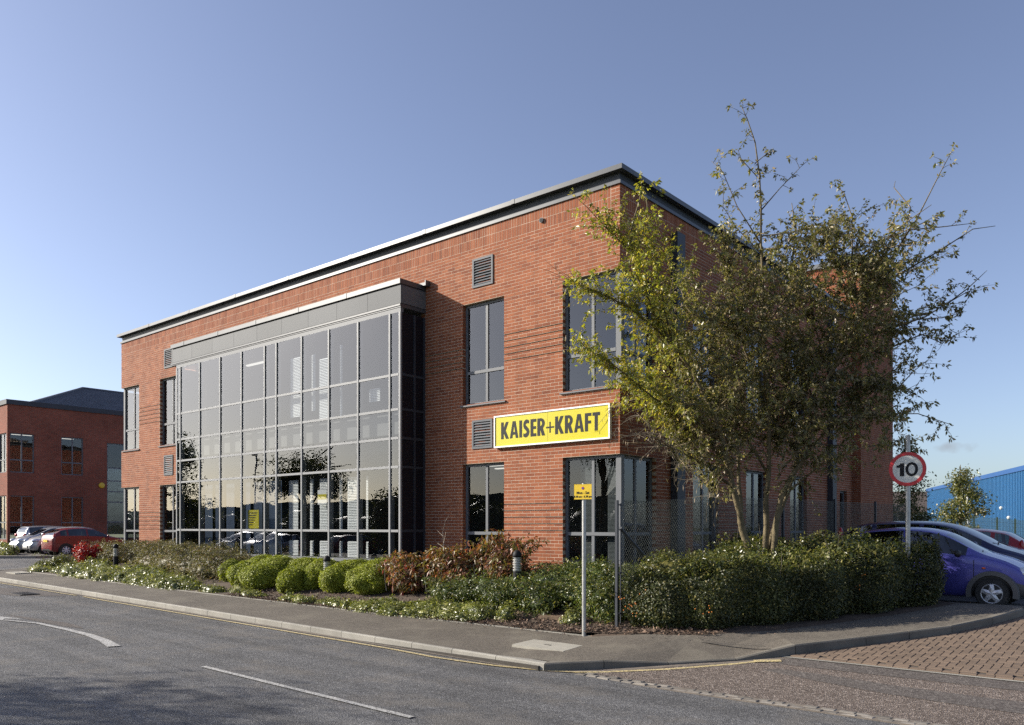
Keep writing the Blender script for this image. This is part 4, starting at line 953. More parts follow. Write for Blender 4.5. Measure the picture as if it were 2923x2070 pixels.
# ------------------------------------------------------------------ cars
def eval_mesh(o):
    dg=bpy.context.evaluated_depsgraph_get(); return bpy.data.meshes.new_from_object(o.evaluated_get(dg))
def make_car(name,label,spec,paint,group,lowtrim=None,hub='star',detail=True):
    root=thing(name,label,'car',(0,0,0),group)
    Ls=spec['st']; Wd=spec['W']/2; r=spec['rw']; ax=spec['axles']; glass_rng=spec['side']; ws=spec['ws']; rw_=spec['rear']
    # stations: (x, zlow, zbelt, ztop, wfac, roof_w)
    xs_=[s[0] for s in Ls]; 
    allx=sorted(set(xs_+[v for g in glass_rng for v in g]+list(ws)+list(rw_)))
    def at(x): return [float(np.interp(x,xs_,[s[k] for s in Ls])) for k in range(1,6)]
    ring=[]; 
    for x in allx:
        zl,zb,zt,wf,rwid=at(x); w=Wd*wf; zm=zl+(zb-zl)*.5; cab=zt-zb; wr=Wd*rwid
        g1=zb+cab*.10; g2=zb+cab*.90
        lerp=lambda t:w*.985+(wr-w*.985)*t
        half=[(0,zl),(w*.86,zl),(w*.97,zl+(zb-zl)*.18),(w,zm),(w*.985,zb-min(.05,(zb-zl)*.1)),(lerp(.06),g1),(lerp(.84),g2),(wr*.93,zt-cab*.05-.004),(wr*.62,zt-.0),(0,zt+.012)]
        full=[(x,-y,z) for y,z in half]+[(x,y,z) for y,z in half[-2:0:-1]]
        ring.append(full)
    n=len(ring[0]); mb=MB()
    for rg in ring: mb.v+=rg
    iv=lambda x,a,b:a-1e-6<=x<=b+1e-6
    for i in range(len(allx)-1):
        xm=(allx[i]+allx[i+1])/2
        for k in range(n):
            kk=k if k<9 else 17-k   # strip index on the half section
            mi=0
            if kk==5 and any(iv(xm,a,b) for a,b in glass_rng): mi=1
            if kk in(7,8) and iv(xm,*ws): mi=1
            if kk in(7,8) and iv(xm,*rw_): mi=2 if True else 1
            if kk in(0,): mi=3
            if lowtrim and kk in(1,2) and (xm>lowtrim[1] or xm<lowtrim[0]): mi=4
            mb.f.append((i*n+k,i*n+(k+1)%n,(i+1)*n+(k+1)%n,(i+1)*n+k)); mb.m.append(mi)
    mb.f.append(tuple(range(n-1,-1,-1))); mb.m.append(4 if lowtrim else 0); mb.f.append(tuple((len(allx)-1)*n+k for k in range(n))); mb.m.append(4 if lowtrim else 0)
    mats=[paint,M['carglass'],M['carglass'],M['black_trim'],M['trim']]
    tmp=obj('tmp_body',mb,mats); 
    cr=tmp.data.attributes.new('crease_edge','FLOAT','EDGE'); cv=[0.]*len(tmp.data.edges)
    ends=[allx.index(v) for g in glass_rng for v in g]
    for e in tmp.data.edges:
        a,b=e.vertices; ia,ka_=divmod(a,n); ib,kb_=divmod(b,n)
        if ka_==kb_:
            kk=ka_ if ka_<=9 else 18-ka_; cv[e.index]={1:.5,4:.55,5:.8,6:.8,7:.35}.get(kk,0.)
        elif ia==ib and ia in ends:
            kk=sorted((ka_ if ka_<=9 else 18-ka_,kb_ if kb_<=9 else 18-kb_))
            if kk==[5,6]: cv[e.index]=.85
    cr.data.foreach_set('value',cv)
    ss=tmp.modifiers.new('s','SUBSURF'); ss.levels=2; ss.render_levels=2
    cut=MB()
    for axx in ax:
        for sg in(-1,1): 
            nn=28; y0=sg*(Wd+.2); y1=sg*(Wd-.32); ya,yb=min(y0,y1),max(y0,y1)
            cut.lathe([(r+.055,ya),(r+.055,yb)],(axx,0,r),nn,mi=3,axis='y')
    co=obj('tmp_cut',cut,[paint,paint,paint,M['black_trim']]); bo=tmp.modifiers.new('b','BOOLEAN'); bo.object=co; bo.operation='DIFFERENCE'; bo.solver='EXACT'
    me=eval_mesh(tmp); bpy.data.objects.remove(tmp); bpy.data.objects.remove(co)
    for p in me.polygons:
        c_=p.center
        for axx in ax:
            if math.hypot(c_.x-axx,c_.z-r)<r+.0555 and abs(c_.y)<Wd-.005: p.material_index=3
    # split into body, windows (each connected piece a part)
    V=[v.co.copy() for v in me.vertices]
    groups={}
    for p in me.polygons: groups.setdefault(p.material_index if p.material_index in(1,2) else 0,[]).append(p)
    def build(nm,polys,mats_,off=0,smooth=True):
        idx={};vs=[];fs=[];ms=[]
        for p in polys:
            f=[]
            for vi in p.vertices:
                if vi not in idx: idx[vi]=len(vs); vs.append(V[vi]+(me.vertices[vi].normal*off if off else Vector()))
                f.append(idx[vi])
            fs.append(f); ms.append(p.material_index)
        m2=bpy.data.meshes.new(nm); m2.from_pydata(vs,[],fs)
        for m_ in mats_: m2.materials.append(m_)
        if len(mats_)>1: m2.polygons.foreach_set('material_index',ms)
        m2.polygons.foreach_set('use_smooth',[smooth]*len(fs)); m2.update(); return link(nm,m2,root)
    body=build('body',groups[0],mats)
    for key,nm0 in((1,'window'),(2,'rear_window')):
        polys=groups.get(key,[])
        par={};
        def find(a):
            while par[a]!=a: par[a]=par[par[a]]; a=par[a]
            return a
        for p in polys:
            for vi in p.vertices: par.setdefault(vi,vi)
            for vi in p.vertices[1:]: par[find(vi)]=find(p.vertices[0])
        comp={}
        for p in polys: comp.setdefault(find(p.vertices[0]),[]).append(p)
        for ps in comp.values():
            cx=sum(V[p.vertices[0]].y for p in ps)/len(ps); nm=nm0
            if key==1 and abs(cx)<.2: nm='windscreen'
            build(nm,ps,[M['carglass']],.0)
    # dark cabin floor and seats
    xc=(glass_rng[0][0]+glass_rng[-1][1])/2; zb=at(xc)[1]
    q=MB(); 
    q.box(glass_rng[0][0]+.1,glass_rng[-1][1]+.15,-Wd*.85,Wd*.85,zb-.22,zb-.2)
    for sx_ in spec['seats']:
        for sy in(-1,1):
            q.obox((sx_,sy*.36,zb-.02),(.07,0,.02),(0,.22,0),(-.06,0,.26)); q.obox((sx_-.08,sy*.36,zb+.30),(.04,0,0),(0,.11,0),(0,0,.08))
    obj('interior',q,M['seat'],root)
    # wheels
    for axx in ax:
        for sg in(-1,1):
            yo=sg*(Wd-.005); q=MB(); w_=.19
            prof=[(r*.62,-w_/2),(r*.93,-w_/2),(r,-w_/2+.03),(r,w_/2-.03),(r*.93,w_/2),(r*.62,w_/2)]
            q.lathe(prof,(axx,yo-sg*w_/2,r),28,axis='y'); wh=obj('wheel',q,M['tyre'],root,False)
            q=MB(); rr=r*.66; yf=yo+sg*.006
            # rim ring
            nn=30
            for i in range(nn):
                a0=2*math.pi*i/nn;a1=2*math.pi*(i+1)/nn
                P_=lambda rad,a,y:(axx+rad*math.cos(a),y,r+rad*math.sin(a))
                for ra,rb,ya,yb in((rr,rr*.94,yf-sg*.012,yf),(rr*.94,rr*.87,yf,yf-sg*.008)):
                    v=[P_(ra,a0,ya),P_(ra,a1,ya),P_(rb,a1,yb),P_(rb,a0,yb)]
                    q.quad(*(v if sg<0 else v[::-1]))
            spn=5 if hub=='star' else 7
            for i in range(spn):
                a=2*math.pi*i/spn+math.pi/2; da=.16 if hub=='star' else .13; db=math.pi/spn
                pts=[P_(rr*.90,a-da*1.25,yf-sg*.006),P_(rr*.90,a+da*1.25,yf-sg*.006),P_(rr*.42,a+db*.98,yf+sg*.004),P_(0,a,yf+sg*.02),P_(rr*.42,a-db*.98,yf+sg*.004)]
                pk=P_(rr*.5,a,yf+sg*.018)
                for u,v in((0,1),(1,2),(2,3),(3,4),(4,0)):
                    t_=[pts[u],pts[v],pk]; q.add(t_ if sg>0 else t_[::-1],[(0,1,2)])
            obj('hubcap',q,M['hub'],wh)
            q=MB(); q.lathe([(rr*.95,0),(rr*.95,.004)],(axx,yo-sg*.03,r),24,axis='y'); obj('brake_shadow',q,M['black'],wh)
            if lowtrim:
                q=MB(); nn=22; R0=r+.055; R1=r+.135
                for i in range(nn):
                    a0=R(-12)+R(204)*i/nn; a1=R(-12)+R(204)*(i+1)/nn
                    P2=lambda rad,a,y:(axx+rad*math.cos(a),y,r+rad*math.sin(a)*.98)
                    y_in=sg*(Wd-.12); y_o=sg*(Wd+.012)
                    q.quad(P2(R0,a0,y_o),P2(R0,a1,y_o),P2(R1,a1,y_o-sg*.004),P2(R1,a0,y_o-sg*.004)); q.quad(P2(R1,a0,y_o-sg*.004),P2(R1,a1,y_o-sg*.004),P2(R1+.01,a1,y_in),P2(R1+.01,a0,y_in)); q.quad(P2(R0,a0,y_o),P2(R0,a1,y_o),P2(R0,a1,y_in),P2(R0,a0,y_in))
                obj('arch_trim',q,M['trim'],root,True)
    def ell(nm,c,rad,m,parent=root,rot=0,seg=12,front=None):
        q=MB(); vs=[]; rings=7
        q.lathe([(max(.001,math.cos(R(a))),math.sin(R(a))) for a in range(-90,91,20)],(0,0,0),seg); mt=Matrix.Translation(c)@Matrix.Rotation(rot,4,'Z')@Matrix.Diagonal((rad[0],rad[1],rad[2],1))
        q.v=[tuple(mt@Vector(v)) for v in q.v]; return obj(nm,q,m,parent,True)
    for c,rad,rot in spec.get('head',[]):
        for sg in(-1,1): ell('headlight',(c[0],sg*c[1],c[2]),rad,M['lamp'],rot=sg*rot)
    for c,rad,rot in spec.get('tail',[]):
        for sg in(-1,1): ell('tail_light',(c[0],sg*c[1],c[2]),rad,M['redlens'],rot=sg*rot)
    for sg in(-1,1):
        mx,mz=spec['mirror']; ell('mirror',(mx,sg*(Wd+.09),mz),(.055,.10,.07),M['black_trim'] if lowtrim else paint,rot=sg*.2)
        if spec.get('ind'): ell('indicator',(spec['ind'][0],sg*(Wd*spec['ind'][2]),spec['ind'][1]),(.035,.018,.017),M['amber'])
        if spec.get('front_ind'): ell('indicator',(spec['front_ind'][0],sg*spec['front_ind'][1],spec['front_ind'][2]),(.03,.08,.022),M['amber'],rot=sg*-.5)
    for hx,hz in spec.get('handles',[]):
        for sg in(-1,1):
            q=MB(); q.obox((hx,sg*(Wd+.004),hz),(.085,0,0),(0,.014,0),(0,0,.014)); obj('door_handle',q,M['black_trim'] if lowtrim else paint,root)
    for gx in spec.get('seams',[]):
        for sg in(-1,1):
            q=MB(); zl,zb2,zt,wf,_=at(gx); w=Wd*wf
            pts=[(gx,sg*(w*.985+.001),zl+(zb2-zl)*.22),(gx,sg*(w*1.0+.001),zl+(zb2-zl)*.5),(gx,sg*(w*.995),zb2-.04)]
            q.path(pts,[.006]*3,4); obj('door_seam',q,M['black_trim'],root)
    for (x_,z_,face) in spec.get('plates',[]):
        q=MB(); q.obox((x_,0,z_),(.006,0,.002),(0,.26,0),(0,0,.055)); obj('number_plate',q,M['ylabel'] if face<0 else M['white'],root)
    for (x0,x1,z_,face) in spec.get('grille',[]):
        q=MB(); q.obox((x0,0,z_),(.03,0,0),(0,x1,0),(0,0,.05)); obj('grille',q,M['black_trim'],root)
    if spec.get('wiper'):
        q=MB(); xw,zw=spec['wiper']; q.path([(xw,.5,zw),(xw-.1,.15,zw+.06),(xw-.02,-.3,zw+.03)],[.012]*3,5); q.path([(xw,-.1,zw),(xw-.1,-.45,zw+.05)],[.012]*2,5); obj('wiper',q,M['black_trim'],root)
    return root
KA=dict(W=1.63,rw=.281,axles=(.5,2.95),side=[(.62,1.42),(1.50,2.52)],ws=(2.14,2.78),rear=(.14,.5),seats=[1.55],mirror=(2.42,1.0),ind=(2.82,.74,.99),front_ind=(3.58,.5,.55),handles=[(1.62,.86)],seams=[1.46,2.66],
 head=[((3.42,.52,.66),(.16,.15,.115),-.55)],tail=[((.08,.62,.95),(.06,.09,.16),0)],plates=[(-.005,.6,-1),(3.66,.42,1)],grille=[(3.62,.35,.5,1)],wiper=(2.74,1.0),
 st=[(0,.34,.70,.74,.72,.62),(.06,.27,.93,.99,.86,.66),(.22,.24,.985,1.19,.95,.66),(.5,.22,.985,1.385,.985,.68),(.95,.2,.98,1.465,1.,.695),(1.4,.2,.97,1.485,1.,.70),(1.8,.2,.96,1.465,1.,.69),(2.14,.2,.95,1.385,1.,.67),(2.48,.2,.94,1.165,.99,.66),(2.78,.21,.925,.985,.98,.70),(3.06,.22,.86,.92,.96,.76),(3.32,.23,.74,.80,.90,.72),(3.52,.25,.58,.65,.78,.6),(3.62,.3,.48,.52,.58,.42)])
ka=make_car('small_car','violet three door hatchback with grey wheel arches beside the hedge',KA,M['ka'],'cars parked in the side car park',lowtrim=(.1,3.3))
MPV=dict(W=1.78,rw=.32,axles=(.72,3.42),side=[(.30,.78),(.88,1.78),(1.86,2.98)],ws=(2.5,3.3),rear=(.10,.42),seats=[1.3,2.1],mirror=(2.9,1.12),handles=[(1.9,.95),(.95,.97)],seams=[1.82],head=[((4.0,.62,.74),(.22,.16,.10),-.5)],tail=[((.07,.72,1.15),(.07,.08,.34),0)],plates=[(-.01,.7,-1)],wiper=(3.25,1.1),
 st=[(0,.32,.85,.9,.85,.72),(.05,.25,1.03,1.1,.92,.76),(.16,.22,1.05,1.38,.96,.76),(.42,.2,1.05,1.56,.985,.77),(.9,.2,1.04,1.615,1.,.78),(1.5,.2,1.03,1.63,1.,.78),(2.1,.2,1.02,1.60,1.,.77),(2.5,.2,1.01,1.52,1.,.76),(2.95,.2,1.0,1.27,.99,.75),(3.3,.21,.985,1.06,.98,.78),(3.7,.23,.90,.96,.94,.78),(4.0,.25,.76,.82,.87,.7),(4.2,.28,.58,.64,.74,.56),(4.27,.32,.5,.54,.6,.4)])
mpv=make_car('people_carrier','dark blue people carrier parked behind the violet hatchback',MPV,M['navy'],'cars parked in the side car park',hub='b')
HAT=dict(W=1.70,rw=.305,axles=(.66,3.27),side=[(.42,.72),(.80,1.68),(1.76,2.72)],ws=(2.28,2.98),rear=(.12,.5),seats=[1.25,2.05],mirror=(2.7,1.02),handles=[(1.85,.88),(.9,.9)],seams=[1.72,2.78],head=[((3.86,.58,.66),(.2,.15,.085),-.5)],tail=[((.16,.70,1.02),(.06,.045,.17),0)],plates=[(-.03,.78,-1),(4.16,.42,1)],grille=[(4.11,.3,.6,1)],
 st=[(0,.3,.74,.79,.80,.68),(.06,.25,.95,1.0,.90,.72),(.2,.22,1.0,1.17,.95,.72),(.5,.2,1.0,1.36,.985,.72),(1.0,.2,.985,1.44,1.,.73),(1.5,.2,.975,1.455,1.,.73),(2.0,.2,.965,1.41,1.,.72),(2.28,.2,.955,1.345,1.,.71),(2.65,.2,.945,1.14,.99,.71),(2.98,.21,.93,.985,.98,.75),(3.4,.22,.86,.91,.95,.76),(3.8,.24,.72,.78,.88,.7),(4.05,.27,.56,.62,.74,.55),(4.14,.32,.48,.52,.58,.4)])
EST=dict(W=1.74,rw=.31,axles=(.95,3.65),side=[(.25,1.02),(1.1,2.02),(2.1,3.05)],ws=(2.6,3.35),rear=(.06,.24),seats=[1.5,2.35],mirror=(3.0,1.08),head=[((4.15,.6,.7),(.2,.15,.09),-.5)],tail=[((.02,.66,1.02),(.08,.16,.10),0)],plates=[(-.03,.85,-1)],
 st=[(0,.3,.9,.95,.86,.74),(.05,.25,1.03,1.1,.93,.76),(.12,.22,1.04,1.36,.96,.76),(.26,.2,1.04,1.50,.985,.77),(.8,.2,1.03,1.55,1.,.78),(1.6,.2,1.02,1.56,1.,.78),(2.3,.2,1.01,1.52,1.,.77),(2.6,.2,1.,1.46,1.,.76),(3.0,.2,.99,1.24,.99,.75),(3.35,.21,.975,1.03,.98,.78),(3.8,.23,.89,.95,.94,.78),(4.2,.25,.74,.8,.86,.7),(4.45,.3,.55,.6,.7,.5),(4.52,.34,.5,.53,.58,.4)])
redr=make_car('hatchback','red hatchback at the back of the side car park',HAT,M['redcar'],'cars parked in the side car park',hub='b')
redl=make_car('hatchback','dark red five door hatchback with its tail to the road in the far car park',HAT,M['darkred'],'cars parked in the far car park',hub='b')
CM=dict(HAT); CM.update(W=1.66,plates=[(3.70,.45,1)],grille=[(3.66,.32,.36,1)],axles=(.58,2.95),side=[(.42,.72),(.80,1.55),(1.63,2.5)],ws=(2.05,2.75),seats=[1.2,1.9],mirror=(2.45,1.08),seams=[1.59],handles=[],head=[((3.38,.58,.76),(.22,.16,.11),-.55)],tail=[((.08,.7,1.0),(.06,.06,.2),0)],
 st=[(0,.3,.78,.83,.82,.70),(.06,.25,.98,1.04,.91,.73),(.2,.22,1.02,1.25,.95,.73),(.45,.2,1.02,1.42,.985,.73),(.9,.2,1.0,1.5,1.,.74),(1.4,.2,.99,1.51,1.,.74),(1.8,.2,.98,1.46,1.,.73),(2.05,.2,.975,1.39,1.,.72),(2.4,.2,.965,1.19,.99,.72),(2.75,.21,.95,1.02,.98,.76),(3.1,.22,.88,.95,.95,.76),(3.4,.24,.76,.82,.87,.7),(3.6,.27,.58,.65,.74,.56),(3.68,.32,.48,.53,.6,.42)])
sil=make_car('hatchback','small silver hatchback with its bonnet to the road beside the dark red car',CM,M['silver'],'cars parked in the far car park',hub='b')
sil2=make_car('hatchback','grey silver hatchback nose out between the estate and the small silver car',CM,M['silver2'],'cars parked in the far car park',hub='b')
est=make_car('estate_car','silver estate car with dark side windows at the left end of the far car park',EST,M['silver2'],'cars parked in the far car park',hub='b')
def place(o,x,y,z,a): o.location=(x,y,z); o.rotation_euler=(0,0,R(a))
place(ka,3.25,3.53,.505,0); place(mpv,2.57,6.15,.505,0); place(redr,6.05,8.9,.505,180)
place(redl,-36.0,2.15,.50,90); place(sil,-38.55,5.75,.50,-90); place(sil2,-41.0,5.9,.50,-90); place(est,-43.9,3.6,.50,90)
# ------------------------------------------------------------------ neighbouring office building on the left
NB=thing('office_building','second red brick office building with a slate roof behind the far car park','building',(-46.2,3.7,.45)); NX,NY,dz=-46.2,3.68,.42
nt_=TOP+dz
def wallq(name,P,u0,u1,z0,z1,ops,mat,parent):
    mb=MB()
    us=sorted({u0,u1}|{v for o in ops for v in o[:2]}); zs=sorted({z0,z1}|{v for o in ops for v in o[2:]})
    for i in range(len(us)-1):
        for j in range(len(zs)-1):
            uc=(us[i]+us[i+1])/2; zc=(zs[j]+zs[j+1])/2
            if any(o[0]<uc<o[1] and o[2]<zc<o[3] for o in ops): continue
            mb.quad(P(us[i],0,zs[j]),P(us[i+1],0,zs[j]),P(us[i+1],0,zs[j+1]),P(us[i],0,zs[j+1]))
    for a,b,c,e in ops:
        mb.quad(P(a,0,c),P(a,-.15,c),P(a,-.15,e),P(a,0,e)); mb.quad(P(b,0,c),P(b,-.15,c),P(b,-.15,e),P(b,0,e)); mb.quad(P(a,0,e),P(b,0,e),P(b,-.15,e),P(a,-.15,e)); mb.quad(P(a,0,c),P(b,0,c),P(b,-.15,c),P(a,-.15,c))
    return obj(name,mb,mat,parent)
PNs=lambda u,d,z:(NX+d,NY+u,z+dz); PNf=lambda u,d,z:(NX+u,NY-d,z+dz)
ops=[(.0,1.5,SU,HU),(0.,1.5,SL+.3,HL),(3.06,4.4,SU,HU),(3.06,4.4,SL+.3,HL),(5.9,17,SL+.3,7.15)]
wallq('side_wall',PNs,0,22.6,.0,TOP,ops,M['brick_y'],NB)
opf=[(-1.5,0,SU,HU),(-1.5,0,SL+.3,HL),(-4.5,-3.1,SU,HU),(-4.5,-3.1,SL+.3,HL),(-7.6,-6.2,SU,HU),(-7.6,-6.2,SL+.3,HL)]
wallq('front_wall',PNf,-19,0,.0,TOP,opf,M['brick_x'],NB)
B_keep=B
def winN(P,a,b,c,d,tr,mul):
    global B
    B=NB; f=win(P,a,b,c,d,tr,mul,sill=False,rec=-.06,gl='glass_clear'); B=B_keep; return f
for P,l_ in((PNs,ops[:4]),(PNf,opf)):
    for (a,b,c,d) in l_:
        if P is PNs: winN(P,max(a,.06),b,c,d,[TU if d>5 else TL],[.52])
        else: winN(P,a,min(b,-.06),c,d,[TU if d>5 else TL],[.5])
winN(PNs,5.9,17,SL+.3,7.15,[5.5,4.64,3.93,3.23,1.9],[.11,.22,.33,.44,.55,.66,.77,.88])
mb=MB(); mb.box(NX-19.1,NX+.08,NY-.08,NY+22.7,nt_,nt_+.29); obj('parapet_coping',mb,M['alu_dk'],NB)
mb=MB(); mb.box(NX-18.9,NX-.3,NY+.3,NY+22.3,0.3,nt_-.1); mb2=MB(); mb2.box(NX-8,NX-.3,NY+.2,NY+22,1.5,1.55); 
mb2.box(NX-18,NX-.16,NY+.16,NY+22,4.5,5.2); mb2.box(NX-6,NX-5.9,NY+.2,NY+22,1.5,9.3); mb2.box(NX-18,NX-.16,NY+.16,NY+22,8.1,8.15); mb2.box(NX-18,NX-.2,NY+5.7,NY+5.8,1.5,9); obj('interior',mb2,M['inner'],NB)
for x,y in((NX-3.,NY+1.2),(NX-4.2,NY+2.2),(NX-3.2,NY+4.),(NX-4.4,NY+4.9)):
    mb=MB(); mb.box(x-.07,x+.07,y-.6,y+.6,8.06,8.09); obj('ceiling_light',mb,M['tube'],NB)
# slate roof set back behind the parapet, hipped
rx0,rx1,ry0,ry1=NX-13.,NX-1.0,NY+1.0,NY+21; rz=nt_+.05; rh=2.62
mb=MB(); mb.add([(rx0,ry0,rz),(rx1,ry0,rz),(rx1,ry1,rz),(rx0,ry1,rz),((rx0+rx1)/2,ry0+6.2,rz+rh),((rx0+rx1)/2,ry1-6.2,rz+rh)],[(0,1,4),(1,2,5,4),(2,3,5),(3,0,4,5)]); rf=obj('roof',mb,M['slate'],NB)
mb=MB(); RP=[Vector(p) for p in ((rx0,ry0,rz),(rx1,ry0,rz),((rx0+rx1)/2,ry0+6.2,rz+rh),((rx0+rx1)/2,ry1-6.2,rz+rh))]
for a,b in((0,2),(1,2),(2,3)): mb.tube(RP[a],RP[b],.1,n=6)
obj('ridge',mb,M['slate'],rf)
mb=MB()
for k in range(1,22):
    t=k/22; y_a=ry0+6.2*t; y_b=ry1-6.2*t; xk=rx1+((rx0+rx1)/2-rx1)*t; zk=rz+rh*t
    mb.obox((xk,(y_a+y_b)/2,zk+.005),(.02,0,0),(0,(y_b-y_a)/2,0),(.0,0,.014)); xa_,xb_=rx0+6.2*t,rx1-6.2*t; mb.obox(((xa_+xb_)/2,y_a,zk+.005),((xb_-xa_)/2,0,0),(0,.02,0),(0,0,.014))
o=obj('slate_course',mb,M['slate'],rf); o['kind']='stuff'
mb=MB(); mb.lathe([(.19,0),(.19,.06),(.15,.09),(.10,.10)],(NX,NY+5.55,4.73),16,axis='x'); o=obj('alarm_box',mb,M['ylabel'],None); tag(o,'round yellow and white alarm box on the shaded wall of the second office building','alarm box')
# ------------------------------------------------------------------ blue warehouse
A=Vector((-3.2,73.7,0)); Bq=Vector((-21.5,117.5,0)); dd=(Bq-A).normalized(); A2=A-dd*10; nn_=Vector((-dd.y,dd.x,0)); nn_=nn_ if nn_.dot(Vector((-1,-.4,0)))>0 else -nn_
WH=thing('warehouse','long blue corrugated metal warehouse beyond the side car park','warehouse',tuple(A))
mb=MB(); ln=(Bq-A2).length; nr=int(ln/.52); pts=[]
for i in range(nr):
    u=i*.52
    for du,o_ in((0,0),(.25,0),(.28,.17),(.49,.17)): pts.append(A2+dd*(u+du)+nn_*o_)
pts.append(Bq+nn_*0)
for p,q in zip(pts,pts[1:]): mb.quad((p.x,p.y,-.3),(q.x,q.y,-.3),(q.x,q.y,7.3),(p.x,p.y,7.3))
obj('cladding',mb,M['clad'],WH)
mb=MB(); c=(A2+Bq)/2; mb.obox((c.x+nn_.x*.1,c.y+nn_.y*.1,7.42),dd*(ln/2+.3),nn_*.16,(0,0,.22)); obj('eaves_trim',mb,M['clad_trim'],WH)
mb=MB(); p0=A2-nn_*.1; p1=Bq-nn_*.1; p2=Bq-nn_*30; p3=A2-nn_*30
mb.quad((p1.x,p1.y,-.3),(p2.x,p2.y,-.3),(p2.x,p2.y,7.3),(p1.x,p1.y,7.3)); obj('end_wall',mb,M['clad_trim'],WH)
mb=MB(); e=(p1+p2)/2; s_=(p0+p3)/2; mb.add([(p0.x,p0.y,7.4),(p1.x,p1.y,7.4),(e.x,e.y,8.6),(s_.x,s_.y,8.6),(p2.x,p2.y,7.4),(p3.x,p3.y,7.4)],[(0,1,2,3),(3,2,4,5)]); obj('roof',mb,M['clad_trim'],WH)
for u,zz in((7.,3.9),(4.3,2.9)):
    q=A+dd*u+nn_*.2; mb=MB(); mb.lathe([(.02,-.17),(.12,-.13),(.19,0),(.12,.13),(.02,.17)],(q.x,q.y,zz),10); o=obj('flood_lamp',mb,M['signwhite'],WH)
# house beyond
Hh=thing('house','distant brown tiled house with white window frames between the tree and the blue warehouse','house',(-30,140,0))
ax_=Vector((.8,.6,0)); ay_=Vector((-.6,.8,0)); c=Vector((-29.,141,0))
mb=MB(); mb.obox(c+Vector((0,0,1.8)),ax_*7,ay_*4,(0,0,2.8)); obj('wall',mb,M['render'],Hh)
mb=MB(); P4=[c+ax_*(7.4*i)+ay_*(4.5*j)+Vector((0,0,4.5)) for i,j in((-1,-1),(1,-1),(1,1),(-1,1))]; r0=c-ax_*7.4+Vector((0,0,8.2)); r1=c+ax_*7.4+Vector((0,0,8.2)); mb.add(P4+[r0,r1],[(0,1,5,4),(2,3,4,5),(1,2,5),(3,0,4)]); obj('roof',mb,M['tile'],Hh)
for i in range(6):
    q=MB(); cc=c+ax_*(-5.6+i*2.2)-ay_*4.05
    q.obox(cc+Vector((0,0,3.3)),ax_*.9,ay_*.04,(0,0,.75)); w1=obj('window',q,M['white'],Hh)
    for k in(-1,1): q=MB(); q.obox(cc+ax_*(.42*k)-ay_*.05+Vector((0,0,3.3)),ax_*.32,ay_*.02,(0,0,.58)); obj('pane',q,M['black'],w1)
# mesh fence and lamp post on the far side of the car park
FF=thing('mesh_fence','dark green mesh fence in front of the blue warehouse','fence',(2,30,.4))
fa=Vector((-.7,27.3,0)); fb_=Vector((2.2,40.5,0)); 
for t in(0,.16,.38,.58,.75,.92,1):
    p=fa+(fb_-fa)*t; mb=MB(); mb.box(p.x-.04,p.x+.04,p.y-.04,p.y+.04,.3,2.72-.36*t); obj('post',mb,M['green_metal'],FF)
mb=MB(); 
for i in range(300):
    t=i/300; p=fa+(fb_-fa)*t; mb.tube((p.x,p.y,.5),(p.x,p.y,2.66-.36*t),.004,n=3,caps=False)
for k in range(9):
    mb.tube((fa.x,fa.y,.5+k*.24),(fb_.x,fb_.y,.5+k*.2),.004,n=3,caps=False)
o=obj('wire_panel',mb,M['green_metal'],FF); o['kind']='stuff'
lp=thing('lamp_post','slim white lamp post beside the young tree in front of the blue warehouse','lamp post',(-2.87,47.8,.4)); p=Vector((-2.87,47.8,0))
mb=MB(); mb.tube((p.x,p.y,.3),(p.x,p.y,4.45),.11,.08,n=10); obj('pole',mb,M['white'],lp); mb=MB(); mb.obox((p.x,p.y,4.5),(.36,.1,0),(-.04,.12,0),(0,0,.07)); obj('lamp_head',mb,M['signwhite'],lp)
# ------------------------------------------------------------------ vegetation
def unit(v): return v/np.maximum(np.linalg.norm(v,axis=1,keepdims=True),1e-9)
def leaf_arrays(P,Nn,size,aspect=.5,droop=None,axis=None,fold=.25):
    """rhombus leaves folded along the midrib; P base points, Nn facing normals"""
    n=len(P); Nn=unit(Nn)
    t=unit(rng.normal(size=(n,3))) if axis is None else unit(axis+rng.normal(size=(n,3))*.35)
    t=unit(t-(t*Nn).sum(1,keepdims=True)*Nn); b=np.cross(Nn,t)
    L=(np.asarray(size)*rng.uniform(.5,1.4,n))[:,None]; Wd=L*aspect*.5
    tip=P+t*L
    if droop is not None: tip[:,2]-=droop*L[:,0]
    mid=P*.55+tip*.45
    l=mid+b*Wd+Nn*Wd*fold; r=mid-b*Wd+Nn*Wd*fold
    V=np.stack([P,l,tip,r],1).reshape(-1,3); i=np.arange(n)*4
    Fc=np.stack([np.stack([i,i+2,i+1],1),np.stack([i,i+3,i+2],1)],1).reshape(-1,3)
    return V,Fc
def merge(parts):
    Vs=[];Fs=[];o=0
    for V,F_ in parts: Vs.append(V); Fs.append(F_+o); o+=len(V)
    return np.concatenate(Vs),np.concatenate(Fs)
def ico(sub=3):
    import bmesh
    bm=bmesh.new(); bmesh.ops.create_icosphere(bm,subdivisions=sub,radius=1); V=np.array([v.co[:] for v in bm.verts]); Fc=np.array([[v.index for v in f.verts] for f in bm.faces]); bm.free(); return V,Fc
ICO=ico(3)
def lump(d,k,amp,seed):
    r=np.random.default_rng(seed); s=np.zeros(len(d))
    for _ in range(6):
        v=r.normal(size=3)*k; s+=np.sin(d@v+r.uniform(0,6.28))
    return 1+amp*s/3
